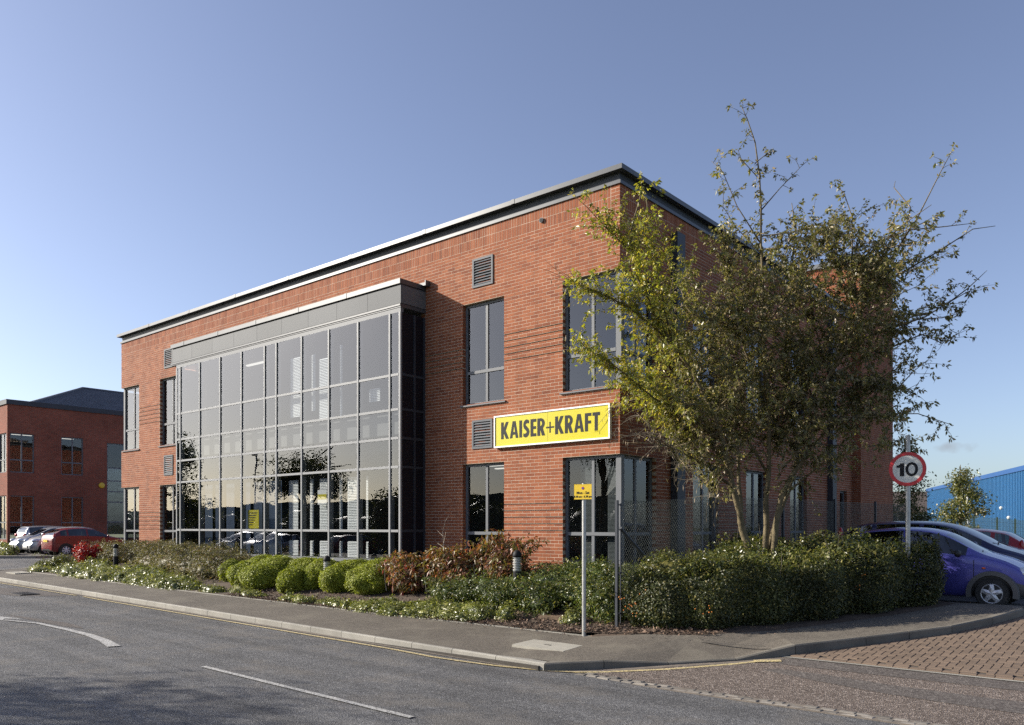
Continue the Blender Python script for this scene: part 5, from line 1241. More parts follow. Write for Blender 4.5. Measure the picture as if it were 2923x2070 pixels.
def blob_leaves(c,rad,n,size,aspect=.5,shell=.72,amp=.15,k=2.2,seed=0,jit=.7,up=.3,core=.0,droop=None,zmin=None):
    d=unit(rng.normal(size=(n,3))); f=lump(d,k,amp,seed); s=rng.uniform(shell,1.03,n)
    rad=np.array(rad); P=np.array(c)+d*rad*(f*s)[:,None]
    if zmin is not None: keep=P[:,2]>zmin; P=P[keep]; d=d[keep]
    Nn=unit(d/rad)+rng.normal(size=d.shape)*jit+np.array([0,0,up])
    parts=[leaf_arrays(P,Nn,size,aspect,droop)]
    if core:
        V=ICO[0]; ff=lump(unit(V),k,amp,seed); parts.append((np.array(c)+V*rad*(ff*core)[:,None],ICO[1]))
    return parts
def foliage(name,parts,m,parent,tint=None,kind=None):
    V,Fc=merge(parts); V=V-np.array(WL.get(parent.name,(0,0,0))) if parent is not None else V
    o=bpy.data.objects.new(name,np_mesh(name,V,Fc,m,tint)); COL.objects.link(o)
    if parent is not None: o.parent=parent
    if kind: o['kind']=kind
    return o
def stems(c,h,n,spread,parent,m='twig',r0=.014):
    mb=MB()
    for i in range(n):
        a=random.uniform(0,6.28); s=random.uniform(.3,1)*spread; p=Vector(c); pts=[p+Vector((random.uniform(-.08,.08),random.uniform(-.08,.08),-.05))]
        for k in range(1,4): pts.append(pts[0]+Vector((math.cos(a)*s*k/3,math.sin(a)*s*k/3,h*(k/3)**.8))+Vector([random.uniform(-.04,.04) for _ in range(3)]))
        mb.path(pts,[r0,r0*.8,r0*.55,r0*.25],4)
    return obj('stems',mb,M[m],parent)
def shrub(name,label,cat,cs,rads,n,size,m,aspect=.45,group=None,amp=.2,k=2.5,core=.7,jit=.8,h=.5,droop=.2,stem=True,up=.35,shell=.62):
    c0=cs[0]; t=thing(name,label,cat,(c0[0],c0[1],bed_z(c0[0],c0[1])),group)
    parts=[]
    for i,(c,r_) in enumerate(zip(cs,rads)): parts+=blob_leaves(c,r_,n//len(cs),size,aspect,shell,amp,k,random.randint(0,9999),jit,up,core,droop)
    foliage('foliage',parts,M[m],t)
    if stem: stems((c0[0],c0[1],bed_z(c0[0],c0[1])),h,9,rads[0][0]*.8,t)
    return t
# rounded hebe bushes --------------------------------------------------
heb=[ # (x,y,rx,ry,height)
 (-11.45,-1.95,.33,.32,.56,'small round bright green bush at the far end of the clipped bushes'),
 (-10.55,-2.1,.48,.42,.58,'rounded bright green bush second from the far end of the front row'),
 (-9.6,-2.25,.56,.46,.62,'large rounded bright green bush at the front, left of the dark gap'),
 (-10.95,-1.3,.55,.42,.52,'low bright green mound behind the far end of the clipped row'),
 (-10.0,-1.45,.62,.5,.58,'bright green mound behind the large front left bush'),
 (-8.12,-2.28,.36,.34,.56,'rounded bright green bush in the middle of the front row, right of the dark gap'),
 (-7.72,-1.92,.29,.28,.46,'smallest round bright green bush, in front of the bollard'),
 (-9.0,-1.2,.6,.45,.52,'low bright green mound close under the bay glass, behind the dark gap'),
 (-8.2,-1.25,.5,.42,.52,'bright green mound left of the bollard, close under the bay glass'),
 (-6.8,-1.85,.46,.45,.62,'rounded bright green bush right of the bollard'),
 (-5.75,-1.75,.60,.52,.64,'largest rounded bright green bush, next to the red brown shrubs'),
 (-7.1,-1.15,.6,.42,.56,'bright green mound behind the bollard, close under the bay glass'),
 (-6.15,-1.15,.55,.42,.58,'bright green mound behind the right end of the clipped row')]
for i,(x,y,rx,ry,h,lab) in enumerate(heb):
    z0=bed_z(x,y); c=(x,y,z0+h*.44); t=thing('round_bush',lab,'bush',(x,y,z0),'clipped bright green bushes')
    sd_=i*13+5; rz_=h*.56
    parts=blob_leaves(c,(rx*1.06,ry*1.06,rz_),16000,.045,.55,.92,.10,2.8,sd_,.5,.35,.91,zmin=z0-.05)
    parts+=blob_leaves(c,(rx*1.1,ry*1.1,rz_*1.04),2200,.055,.4,.97,.12,3.2,sd_,.8,.9,zmin=z0-.03)
    foliage('foliage',parts,M['lf_hebe'],t); stems((x,y,z0),.2,6,rx*.6,t)
# grey green willow leaved shrubs along the far half ----------------------
ol=[(-21.65,-2.75,.5,.42,.36,'dark green low shrub at the far end of the bed by the side road','lf_hedge_lt'),
 (-20.4,-1.25,.95,.6,.44,'grey green narrow leaved shrub at the far end, behind the scarlet shrub','lf_olive'),
 (-18.6,-1.0,1.1,.6,.46,'grey green narrow leaved shrub behind the far bollard light','lf_olive'),
 (-16.9,-1.2,1.1,.65,.50,'grey green narrow leaved shrub in front of the far ground floor windows','lf_olive'),
 (-15.3,-1.45,1.1,.7,.52,'grey green narrow leaved shrub in front of the left bay panes','lf_olive'),
 (-13.8,-1.55,1.05,.75,.58,'tall grey green narrow leaved shrub in front of the bay','lf_olive'),
 (-12.5,-1.65,.9,.7,.52,'grey green narrow leaved shrub next to the clipped bright green bushes','lf_olive')]
for x,y,rx,ry,rz_,lab,mm in ol:
    z0=bed_z(x,y); cs=[(x,y+.2,z0+rz_*.5),(x+rx*.75,y-.05,z0+rz_*.38),(x-rx*.75,y+.25,z0+rz_*.45),(x+.1,y+.8,z0+rz_*.55),(x-.2,y-.35,z0+rz_*.25)]
    t=shrub('shrub',lab,'shrub',cs,[(rx,ry,rz_*.85),(rx*.7,ry*.8,rz_*.75),(rx*.7,ry*.8,rz_*.8),(rx*.9,ry*.7,rz_*.8),(rx*.8,ry*.5,rz_*.6)],14000,.078,mm,.26,'shrubs in the planting bed',.5,3.4,.5,.9,.6,.25)
    # arching sprays above the mass
    mb=MB(); parts=[]
    for s in range(34 if mm=='lf_olive' else 6):
        a=random.uniform(0,6.28); l=random.uniform(.35,.7); b0=Vector((x+random.uniform(-rx,rx)*1.1,y+random.uniform(-ry,ry)*.7,z0+rz_*random.uniform(.8,1.3))); pts=[b0+Vector((math.cos(a)*l*u,math.sin(a)*l*u,l*(.9*u-.75*u*u))) for u in(0,.35,.7,1)]
        mb.path(pts,[.006,.005,.004,.002],3)
        P=np.array([pts[0].lerp(pts[1],q) if q<1 else pts[1].lerp(pts[2],q-1) if q<2 else pts[2].lerp(pts[3],min(1,q-2)) for q in np.linspace(0,3,34)])
        parts.append(leaf_arrays(P+rng.normal(size=P.shape)*.008,rng.normal(size=P.shape)+np.array([0,0,.8]),.075,.24,.2))
    foliage('sprays',parts,M[mm],t); obj('spray_twigs',mb,M['twig'],t)
x,y=-21.0,-2.0; z0=bed_z(x,y)
shrub('shrub','small scarlet leaved shrub among the grey green shrubs at the far end','shrub',[(x,y,z0+.32),(x+.35,y+.25,z0+.42)],[(.36,.3,.42),(.24,.24,.3)],4200,.06,'lf_scarlet',.5,None,.25,3.,.6,.8,.4)
# red brown dogwood like shrubs ------------------------------------------
rd=[(-5.0,-1.35,1.0,.6,.68,'red brown leaved shrub next to the bright green bushes, lowest of the red shrubs'),(-3.65,-1.15,.95,.6,.84,'red brown leaved shrub in front of the shaded brick wall'),(-2.4,-.95,.8,.5,1.02,'tallest red brown shrub under the ground floor window')]
for x,y,rx,ry,rz_,lab in rd:
    z0=bed_z(x,y); cs=[(x,y,z0+rz_*.6),(x+rx*.45,y-.2,z0+rz_*.45),(x-rx*.45,y+.1,z0+rz_*.5)]
    t=shrub('shrub',lab,'shrub',cs,[(rx*.85,ry,rz_*.62),(rx*.6,ry*.7,rz_*.5),(rx*.6,ry*.7,rz_*.5)],6500,.10,'lf_red',.42,'red brown shrubs',.32,3.,.5,.9,.8,.55)
    mb=MB(); parts=[]
    for s in range(26):
        a=random.uniform(-.6,1.2) if s<12 else random.uniform(0,6.28); l=random.uniform(.45,.85); b0=Vector((x+random.uniform(-rx,rx)*.6,y+random.uniform(-ry,ry)*.5,z0+rz_*.75)); pts=[b0+Vector((math.cos(a)*l*u*.8,math.sin(a)*l*u*.8-.05*u,l*(.85*u-.35*u*u))) for u in(0,.35,.7,1)]
        mb.path(pts,[.008,.007,.005,.002],3)
        P=np.array([pts[0].lerp(pts[1],q) if q<1 else pts[1].lerp(pts[2],q-1) if q<2 else pts[2].lerp(pts[3],min(1,q-2)) for q in np.linspace(.4,3,26)])
        parts.append(leaf_arrays(P,rng.normal(size=P.shape)+np.array([0,0,.6]),.105,.40,.55))
    foliage('sprays',parts,M['lf_red'],t); obj('spray_twigs',mb,M['twig'],t)
    mb=MB()
    for s in range(3):
        b0=Vector((x-.3+.25*s,y-ry*.9,z0)); mb.path([b0,b0+Vector((-.03,-.02,.3)),b0+Vector((-.10+.05*s,0,.62))],[.011,.009,.004],5)
    obj('pale_stems',mb,M['twig_lt'],t)
mb=MB(); b0=Vector((-4.2,-.9,bed_z(-4.2,-.9)+.2))
mb.path([b0,b0+Vector((0,0,.7)),b0+Vector((-.03,0,1.05)),b0+Vector((.05,0,1.3)),b0+Vector((.16,0,1.42))],[.012,.010,.008,.006,.003],5)
mb.path([b0+Vector((0,0,.7)),b0+Vector((-.22,0,.8))],[.006,.003],4); mb.path([b0+Vector((-.02,0,.95)),b0+Vector((-.2,0,1.08))],[.005,.003],4); mb.path([b0+Vector((0,0,.8)),b0+Vector((.12,-.05,1.05))],[.005,.003],4)
o=obj('bare_sapling',mb,M['twig_lt']); tag(o,'bare pale leafless stem standing by the dark return of the glazed bay','plant')
# dark green spreading shrubs -----------------------------------------------
gr=[(-2.95,-1.75,.8,.5,.42,'dark glossy green spreading shrub under the front of the red brown shrubs'),(-1.95,-1.7,.85,.55,.46,'dark glossy green shrub in front of the ringed bollard light'),(-1.0,-.95,1.0,.5,.60,'dark glossy green shrub against the brick pier between the ground floor windows'),
 (-.95,-1.75,.75,.5,.5,'dark glossy green shrub left of the dark hollow behind the timber board'),(-.1,-.85,.85,.5,.64,'dark glossy green shrub close under the corner window'),(.15,-1.5,.6,.5,.56,'dark glossy green shrub behind the parking plate post'),(.8,-1.75,.5,.5,.55,'green shrub with yellowing sprigs between the parking plate post and the fence post'),(.95,-.75,.55,.5,.62,'dark glossy green shrub at the fence, right of the corner window')]
for x,y,rx,ry,rz_,lab in gr:
    z0=bed_z(x,y); cs=[(x,y,z0+rz_*.5),(x+rx*.5,y-.12,z0+rz_*.4),(x-rx*.5,y+.1,z0+rz_*.45)]
    t=shrub('shrub',lab,'shrub',cs,[(rx,ry,rz_*.8),(rx*.6,ry*.7,rz_*.62),(rx*.6,ry*.7,rz_*.62)],9000,.058,'lf_green',.36,'dark green spreading shrubs',.34,3.2,.55,.8,.5,.15)
    mb=MB(); parts=[]
    for s in range(40):
        a=random.uniform(0,6.28); l=random.uniform(.3,.65); b0=Vector((x+random.uniform(-rx,rx)*.9,y+random.uniform(-ry,ry)*.7,z0+rz_*random.uniform(.7,1.0))); pts=[b0+Vector((math.cos(a)*l*u,math.sin(a)*l*u,l*(.55*u-.45*u*u))) for u in(0,.35,.7,1)]
        mb.path(pts,[.005,.004,.003,.002],3)
        P=np.array([pts[0].lerp(pts[1],q) if q<1 else pts[1].lerp(pts[2],q-1) if q<2 else pts[2].lerp(pts[3],min(1,q-2)) for q in np.linspace(0,3,40)])
        parts.append(leaf_arrays(P,rng.normal(size=P.shape)*.6+np.array([0,0,1.]),.055,.36,.05))
    foliage('sprays',parts,M['lf_green'],t); obj('spray_twigs',mb,M['twig'],t)
# variegated ground cover along the pavement edge ---------------------------
def gc_patch(x,y,rx,ry,h,n,size=.05):
    z0=bed_z(x,y); return blob_leaves((x,y,z0),(rx,ry,h),n,size,.5,.6,.3,3.,random.randint(0,9999),.7,.7,.7,zmin=z0-.02)
parts=[]
for i in range(110):
    u=random.random(); x=-21.4+u*9.9; y0_=backy(x)+.2; dep=np.interp(x,[-21.4,-20,-16,-13,-11.5],[.7,1.5,1.2,.7,.4]); y=y0_+random.uniform(0,dep); parts+=gc_patch(x,y,random.uniform(.32,.55),random.uniform(.26,.45),random.uniform(.2,.32),900,.06)
o=foliage('ground_cover',parts,M['lf_vari'],None,kind='stuff'); tag(o,'band of variegated yellow green ground cover along the far pavement edge','ground cover')
for lab,lst in (('sparse variegated ground cover below the rounded bushes',[(-10.6,-3.0),(-9.7,-2.75),(-8.9,-2.95),(-7.3,-2.95),(-6.7,-3.0),(-6.0,-2.85),(-5.5,-2.9)]),('variegated ground cover mound below the red brown shrubs',[(-4.35,-2.92),(-3.7,-2.85),(-3.2,-2.75),(-2.8,-2.7),(-3.0,-2.4),(-2.2,-2.62),(-3.9,-2.65),(-4.6,-2.7),(-3.4,-2.45),(-2.6,-2.35),(-2.0,-2.3),(-1.7,-2.55),(-2.4,-2.55),(-3.6,-2.9),(-2.9,-2.85),(-4.1,-2.75)]+[(-4.7+.19*i_,backy(-4.7+.19*i_)+.22+.5*((i_*7)%5)/5) for i_ in range(17)])):
    parts=[]
    for x,y in lst:
        parts+=gc_patch(x,y,random.uniform(.3,.5),random.uniform(.2,.36),random.uniform(.12,.24),1500)
        for _ in range(3): parts+=gc_patch(x+random.uniform(-.45,.45),y+random.uniform(-.12,.3),random.uniform(.1,.24),random.uniform(.1,.2),random.uniform(.06,.2),300,.055)
    o=foliage('ground_cover',parts,M['lf_vari'],None,kind='stuff'); tag(o,lab,'ground cover')
for lab,x,y,r_ in (('clump of variegated plant standing alone in the bark mulch by the pavement',-.98,-2.45,.27),('variegated clump at the mulch edge, left of the lone clump',-1.62,-2.6,.3),('small yellow green clump beside the timber board',.42,-2.25,.22)):
    t=thing('clump_plant',lab,'plant',(x,y,bed_z(x,y)),'variegated clumps in the mulch'); foliage('foliage',gc_patch(x,y,r_,r_*.8,r_*1.05,1500),M['lf_vari'],t); stems((x,y,bed_z(x,y)),.15,5,r_*.6,t)
# bark mulch and fallen leaves
n=9000; xs=rng.uniform(-9.5,3.2,n); 
ys=np.array([backy(min(x,1.05)) if x<1.05 else np.interp(x,[1.05,2.2,3.2],[-2.7,-2.56,-2.2]) for x in xs])+rng.beta(1,2.6,n)*1.5-.03
P=np.stack([xs,ys,[bed_z(a,b)+.012 for a,b in zip(xs,ys)]],1); P[:,2]+=rng.uniform(0,.035,n)
o=foliage('bark_mulch',[leaf_arrays(P,rng.normal(size=P.shape)*.45+np.array([0,0,1]),.055,.45,.0,fold=.5)],M['mulch'],None,kind='stuff'); tag(o,'bark chips and fallen leaves along the pavement edge of the bed','mulch')
n=260; xs=rng.uniform(-4,4.4,n); ys=np.array([backy(min(x,1.)) if x<1 else np.interp(x,[1,2.2,3.2,4.4],[-2.7,-2.6,-2.3,-1.0]) for x in xs])-rng.beta(1,5,n)*.9
P=np.stack([xs,ys,[max(pave_z(a,b),road_z(max(a,2.9),b)+.14 if a>2.2 else -1)+.012 for a,b in zip(xs,ys)]],1)
o=foliage('fallen_leaves',[leaf_arrays(P,rng.normal(size=P.shape)*.3+np.array([0,0,1]),.04,.5,.0,fold=.4)],M['mulch'],None,kind='stuff'); tag(o,'few dry fallen leaves scattered on the pavement','leaf litter')
# hedge round the corner ------------------------------------------------------
HP=[(1.62,-2.3),(2.3,-2.28),(2.95,-2.0),(3.75,-1.2),(4.42,-.2),(5.05,.85),(5.55,1.8),(5.45,2.2),(4.2,2.2),(1.7,2.2)]
hpx=np.array(HP)
def inside(x,y):
    c=np.zeros(len(x),bool); j=len(HP)-1
    for i in range(len(HP)):
        xi,yi=HP[i]; xj,yj=HP[j]; c^=((yi>y)!=(yj>y))&(x<(xj-xi)*(y-yi)/(yj-yi+1e-12)+xi); j=i
    return c
def edge_dist(x,y):
    d=np.full(len(x),9.)
    for (a,b) in zip(HP,HP[1:]+HP[:1]):
        ax_=np.array(a);bx=np.array(b)-ax_; t=np.clip(((x-ax_[0])*bx[0]+(y-ax_[1])*bx[1])/(bx@bx),0,1); d=np.minimum(d,np.hypot(x-ax_[0]-t*bx[0],y-ax_[1]-t*bx[1]))
    return d
def hedge_top(x,y):
    s=np.sin(x*3.1+y*1.3)*.07+np.sin(y*4.3-x*1.7)*.06+np.sin(x*7.7+1)*.04+np.sin(y*11+x*9)*.03
    return np.array([bed_z(a,b) for a,b in zip(x,y)])+.98+s-.14*np.clip((2.4-x),0,1)+.06*np.clip(y,0,2)
hd=thing('hedge','dense dark green hedge with a few orange berries round the street corner','hedge',(3,0,.3))
n=90000; x=rng.uniform(1.5,5.7,n); y=rng.uniform(-2.5,2.4,n); k=inside(x,y); x=x[k]; y=y[k]; e=edge_dist(x,y); zt=hedge_top(x,y)
zb=np.array([bed_z(a,b) for a,b in zip(x,y)])
# top layer
tz=zt-np.clip(.22-e,0,.22)**2*4-rng.beta(1,3,len(x))*.28; keep=rng.random(len(x))<.62
Pt=np.stack([x,y,tz],1)[keep]; Nt=rng.normal(size=Pt.shape)*.7+np.array([0,0,1.])
# sides
m_=78000; per=np.array([np.hypot(*(np.array(b)-np.array(a))) for a,b in zip(HP,HP[1:]+HP[:1])]); seg=rng.choice(len(HP),m_,p=per/per.sum()); tt=rng.random(m_)
A_=hpx[seg]; B2=np.roll(hpx,-1,0)[seg]; Q=A_+(B2-A_)*tt[:,None]; dv2=B2-A_; nrm=unit(np.stack([dv2[:,1],-dv2[:,0]],1)); 
bump_=.07*np.sin(Q[:,0]*5+Q[:,1]*4)+.05*np.sin(Q[:,1]*9-Q[:,0]*6)
ins=rng.beta(1,3,m_)*.3
hz=rng.random(m_)**1.15; Qz=np.array([bed_z(a,b) for a,b in Q]); ztop=hedge_top(Q[:,0],Q[:,1]); zz=Qz+.05+(ztop-Qz-.1)*hz
bulge=.10*np.sin(hz*3.1)-.12*np.clip(hz-.85,0,1)*4*.25-.06*(hz<.15)
Q=Q+nrm*(bulge+bump_-ins)[:,None]
Ps=np.stack([Q[:,0],Q[:,1],zz],1); Ns=np.concatenate([nrm,np.full((m_,1),.35)],1)+rng.normal(size=(m_,3))*.75
core=MB(); c_=[(a*.84+3.2*.16,b*.84) for a,b in HP]; core.v=[(a,b,bed_z(a,b)+.1) for a,b in c_]+[(a,b,bed_z(a,b)+.66) for a,b in c_]; L_=len(c_)
CV=np.array(core.v); CF=np.array([[i,(i+1)%L_,L_+(i+1)%L_] for i in range(L_)]+[[i,L_+(i+1)%L_,L_+i] for i in range(L_)]+[[L_,L_+i,L_+i+1] for i in range(1,L_-1)])
foliage('foliage',[leaf_arrays(Pt,Nt,.048,.45),leaf_arrays(Ps,Ns,.046,.45),(CV,CF)],M['lf_hedge'],hd)
k2=rng.random(len(x))<.16*np.clip((y+2.2),.15,1.); P2=np.stack([x,y,zt+rng.uniform(-.06,.14,len(x))],1)[k2]
foliage('new_growth',[leaf_arrays(P2,rng.normal(size=P2.shape)*.7+np.array([0,0,.9]),.062,.5)],M['lf_hedge_lt'],hd)
mb=MB()
for i in range(16):
    j=rng.integers(len(x)); b0=Vector((x[j],y[j],zt[j]-.1)); h=random.uniform(.15,.5); mb.path([b0,b0+Vector((.02,.02,h*.5)),b0+Vector((random.uniform(-.08,.08),.02,h))],[.006,.005,.002],4)
for i in range(20):
    j=rng.integers(len(HP)); a=random.choice(HP[1:7]); mb.path([Vector((a[0]-.22,a[1]+.16,bed_z(*a))),Vector((a[0]+random.uniform(-.35,-.12),a[1]+.14,bed_z(*a)+.3)),Vector((a[0]+random.uniform(-.35,-.12),a[1]+.12,bed_z(*a)+.6))],[.012,.009,.005],4)
obj('stems',mb,M['twig'],hd)['kind']='stuff'
mb=MB()
for (bx,by,bz) in [(1.75,-2.42,.62),(1.85,-2.42,.7),(1.95,-2.42,.55),(2.9,-2.12,.62),(3.05,-2.05,.68),(4.62,.25,.95),(4.7,.4,1.15),(4.4,-.1,.85),(2.0,-2.42,.9),(5.1,1.3,1.0),(1.65,-2.42,.8)]:
    for q in range(random.randint(2,5)):
        p=Vector((bx,by,bz))+Vector((random.uniform(-.08,.08),random.uniform(-.06,.02)-.06,random.uniform(-.06,.06))); v,f=ico_small if False else (None,None); mb.lathe([(.001,-.011),(.009,-.006),(.011,0),(.009,.006),(.001,.011)],p,6)
obj('berries',mb,M['berry'],hd)['kind']='stuff'
# pale bush foliage at the fence foot, left part of the hedge
x,y=1.95,-1.55; z0=bed_z(x,y)
shrub('shrub','light yellow green shrub behind the fence post, against the hedge','shrub',[(x,y,z0+.75),(x+.4,y+.5,z0+.85),(x-.3,y+.5,z0+.8)],[(.5,.45,.45),(.45,.45,.4),(.4,.45,.4)],7000,.055,'lf_hedge_lt',.45,None,.25,3.,.6,.8,.6)

# main tree --------------------------------------------------------------------
TB=Vector((2.6,.6,0)); UR=Vector((.763,.646,0)); UF=Vector((-.646,.763,0)); PXM=150.
def tp(px,py,wd=0.): return TB+UR*((px-2150)/PXM)+UF*wd+Vector((0,0,2+(1504-py)/PXM))
tree=thing('tree','multi stemmed tree with leaves tinted sunlit yellow green on its left side rising from the hedge','tree',(TB.x,TB.y,.6))
limbs=[ # points (x, y in the tree's own flat plan, 150 units a metre), start radius, end radius, depth start/end
 ([(2138,1640),(2132,1560),(2118,1510),(2104,1465),(2090,1420),(2080,1385),(2060,1310),(2045,1260),(2010,1170),(1960,1080),(1900,1000),(1840,900),(1790,800),(1780,700),(1815,590)],.088,.012,0,-.9),
 ([(2112,1495),(2120,1440),(2113,1390),(2116,1330),(2120,1250),(2110,1150),(2090,1040),(2060,940),(1990,850),(1960,760)],.055,.01,0,.8),
 ([(2185,1640),(2190,1500),(2195,1430),(2196,1350),(2200,1250),(2200,1150),(2190,1040),(2185,930),(2180,800),(2176,690),(2170,600),(2167,500),(2160,400),(2142,335),(2122,298)],.07,.006,.1,.1),
 ([(2205,1640),(2216,1500),(2230,1420),(2260,1360),(2290,1310),(2312,1230),(2332,1150),(2360,1080),(2400,1000),(2440,920),(2480,830),(2530,740),(2600,640),(2650,520),(2678,472)],.07,.006,.0,-.4),
 ([(2198,1600),(2230,1480),(2270,1400),(2300,1300),(2290,1180),(2280,1060),(2270,960),(2290,850),(2310,700),(2320,600),(2312,520)],.06,.007,.25,1.0),
 ([(2400,1000),(2480,960),(2560,930),(2650,900),(2700,870),(2780,825),(2835,798)],.03,.005,0,.4),
 ([(2360,1080),(2450,1030),(2550,990),(2650,945),(2730,962),(2795,925)],.03,.005,-.1,.7),
 ([(2312,1230),(2400,1205),(2500,1190),(2580,1192),(2665,1228)],.026,.005,-.1,-.7),
 ([(2332,1150),(2430,1110),(2540,1090),(2612,1105)],.025,.005,0,.3),
 ([(2440,920),(2425,800),(2430,700),(2440,620),(2415,545),(2398,520)],.026,.005,-.2,.2),
 ([(2530,740),(2570,690),(2590,600),(2560,530),(2570,505)],.018,.005,-.3,.2),
 ([(2480,830),(2560,790),(2650,740),(2720,690),(2770,690)],.022,.005,-.3,-.8),
 ([(2045,1260),(1950,1200),(1850,1150),(1760,1080),(1700,1045),(1648,1030)],.034,.005,-.3,-1.1),
 ([(1960,1080),(1880,980),(1780,905),(1700,870),(1640,850),(1612,845)],.03,.005,-.5,-1.0),
 ([(1840,900),(1790,770),(1720,700),(1660,650),(1628,628)],.02,.004,-.7,-1.1),
 ([(1900,1000),(1870,860),(1845,700),(1830,600),(1822,575)],.024,.005,-.6,-.4),
 ([(2080,1385),(2000,1330),(1930,1290),(1870,1275),(1832,1252)],.028,.005,-.1,-.8),
 ([(2176,690),(2110,580),(2075,480),(2042,440)],.016,.004,.1,.3),
 ([(2173,600),(2230,540),(2285,480)],.014,.004,.1,-.2),
 ([(2167,500),(2120,450),(2105,425)],.010,.004,.1,0),([(2160,460),(2195,430),(2218,412)],.010,.004,.1,.2),
 ([(2178,720),(2100,650),(2060,600),(2050,560)],.014,.004,.1,-.4),
 ([(2200,1150),(2120,1000),(2080,850),(2060,760),(2030,700)],.028,.005,.1,-.9),
 ([(2185,930),(2260,830),(2290,760),(2350,700)],.022,.005,.1,-.7),
 ([(2200,1250),(2290,1120),(2380,1000),(2360,850),(2380,760)],.03,.006,.1,1.2),
 ([(2195,1350),(2120,1200),(2020,1080),(1960,980),(1930,900)],.03,.006,.1,1.3),
 ([(2060,1310),(1990,1240),(1920,1180),(1880,1100),(1800,1020)],.026,.005,-.2,.8),
 ([(2230,1420),(2330,1330),(2420,1290),(2500,1270)],.024,.005,.0,-.8),
 ([(2090,1420),(2030,1380),(1980,1340),(1960,1300)],.018,.004,0,.7),
 ([(2290,1310),(2360,1240),(2470,1150),(2560,1060)],.024,.005,0,.9),
 ([(2360,1080),(2420,960),(2450,860),(2470,760),(2490,670)],.022,.005,-.2,-.9),
 ([(2440,920),(2400,800),(2390,700),(2375,620)],.02,.005,-.2,.6),
 ([(2480,830),(2530,800),(2545,730),(2520,650)],.018,.005,-.3,.5)]
wood=MB(); leafP=[];leafD=[];leafT=[];podP=[]; tw=MB()
def bez(pts,n):
    P=np.array([p[:] for p in pts]); s=np.concatenate([[0],np.cumsum(np.linalg.norm(np.diff(P,axis=0),axis=1))]); u=np.linspace(0,s[-1],n); return np.stack([np.interp(u,s,P[:,k]) for k in range(3)],1),s[-1]
def sunlit_tint(p):  # sunlight on the crown's left side, painted into the leaf colour
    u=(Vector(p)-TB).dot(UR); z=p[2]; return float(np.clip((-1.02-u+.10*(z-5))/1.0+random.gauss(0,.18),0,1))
extra=[]
def twigs(P,ln,start,dens):
    tip=P[-1]
    m=len(P)-1
    for q in range(int(ln*dens)):
        t=start+(1-start)*random.random()**.85; i=min(m-1,int(t*m)); p=Vector(P[i]); d=(Vector(P[i+1])-p).normalized()
        uu=(p-TB).dot(UR); top=p.z>np.interp(uu,[-3,-1,0,.7,1.7,2.6,3.5],[7.4,7.1,7.2,7.8,8.0,7.3,6.6]); far=uu>2.75 or (p.z>7.1 and uu>1.9)
        if top and random.random()<.62: continue
        if far and random.random()<.38: continue
        side=Vector((random.gauss(0,1),random.gauss(0,1),random.gauss(.15,.7))).normalized(); dr=(d*.65+side).normalized()
        l=random.uniform(.12,.38) if top else random.uniform(.2,.55) if far else random.uniform(.3,.85)
        pts2=[p]; cur=Vector(dr)
        for s in range(4):
            cur=(cur+Vector((random.gauss(0,.18),random.gauss(0,.18),random.gauss(.02 if p.z>5 else -.06,.15)))).normalized(); pts2.append(pts2[-1]+cur*l/4)
        tw.path(pts2,[.006,.005,.004,.003,.0015],3)
        ng=max(3,int(l/.05))
        for s in range(ng):
            f=(s+.5)/ng*4; a=pts2[int(f)].lerp(pts2[min(4,int(f)+1)],f-int(f)); yv=sunlit_tint(a)
            if random.random()<(.45 if top or far else .22) and s<ng-1: continue
            for _ in range(random.choice((2,3,3,4)) if s<ng-1 else (9 if top or far else 6)):
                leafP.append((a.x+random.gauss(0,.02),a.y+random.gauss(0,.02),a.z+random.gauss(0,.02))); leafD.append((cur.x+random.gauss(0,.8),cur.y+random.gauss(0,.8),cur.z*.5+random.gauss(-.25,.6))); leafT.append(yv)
            if random.random()<.34 and a.z<8: podP.append(a[:])
for li,(pts,ra,rb,w0,w1) in enumerate(limbs):
    n_=len(pts); W3=[tp(p[0],p[1],w0+(w1-w0)*(i/(n_-1))**1.3) for i,p in enumerate(pts)]
    W3=[p+Vector((random.gauss(0,.02),random.gauss(0,.02),0)) if 0<i<n_-1 else p for i,p in enumerate(W3)]
    wood.path(W3,[ra+(rb-ra)*(i/(n_-1))**.7 for i in range(n_)],8 if ra>.05 else 6)
    P,ln=bez(W3,400)
    if li<6 or li in(8,30,31,32,12,13,14,15,16,22,24,25,26,29):
        for q in range(int(ln*3.6)):
            t=random.uniform(.25,.95); i=int(t*398); p=Vector(P[i])
            if p.z<2.9 or p.z>7.7 or (p-TB).dot(UR)<-1.9: continue
            d=Vector((random.gauss(0,1),random.gauss(0,1),random.gauss(.1,.5))).normalized(); l2=random.uniform(.6,1.25)
            q1=p+d*l2*.5; d=(d+Vector((random.gauss(0,.3),random.gauss(0,.3),random.gauss(-.05,.25)))).normalized(); q2=q1+d*l2*.5
            wood.path([p,q1,q2],[.014,.010,.004],4); extra.append(np.array([p.lerp(q1,s/20)[:] for s in range(20)]+[q1.lerp(q2,s/20)[:] for s in range(21)]))
    twigs(P,ln,.22 if ra>.05 else .12,(13 if ra>.05 else 15)*(1.9 if li in(30,31,32,12,13,14,15,16,22,26) else 1.))
for E_ in extra: twigs(E_,np.linalg.norm(E_[-1]-E_[0]),.15,8)
mb=wood; obj('trunk',mb,M['bark'],tree,True); obj('twigs',tw,M['twig'],tree)
LP=np.array(leafP); LD=np.array(leafD); LT=np.array(leafT)
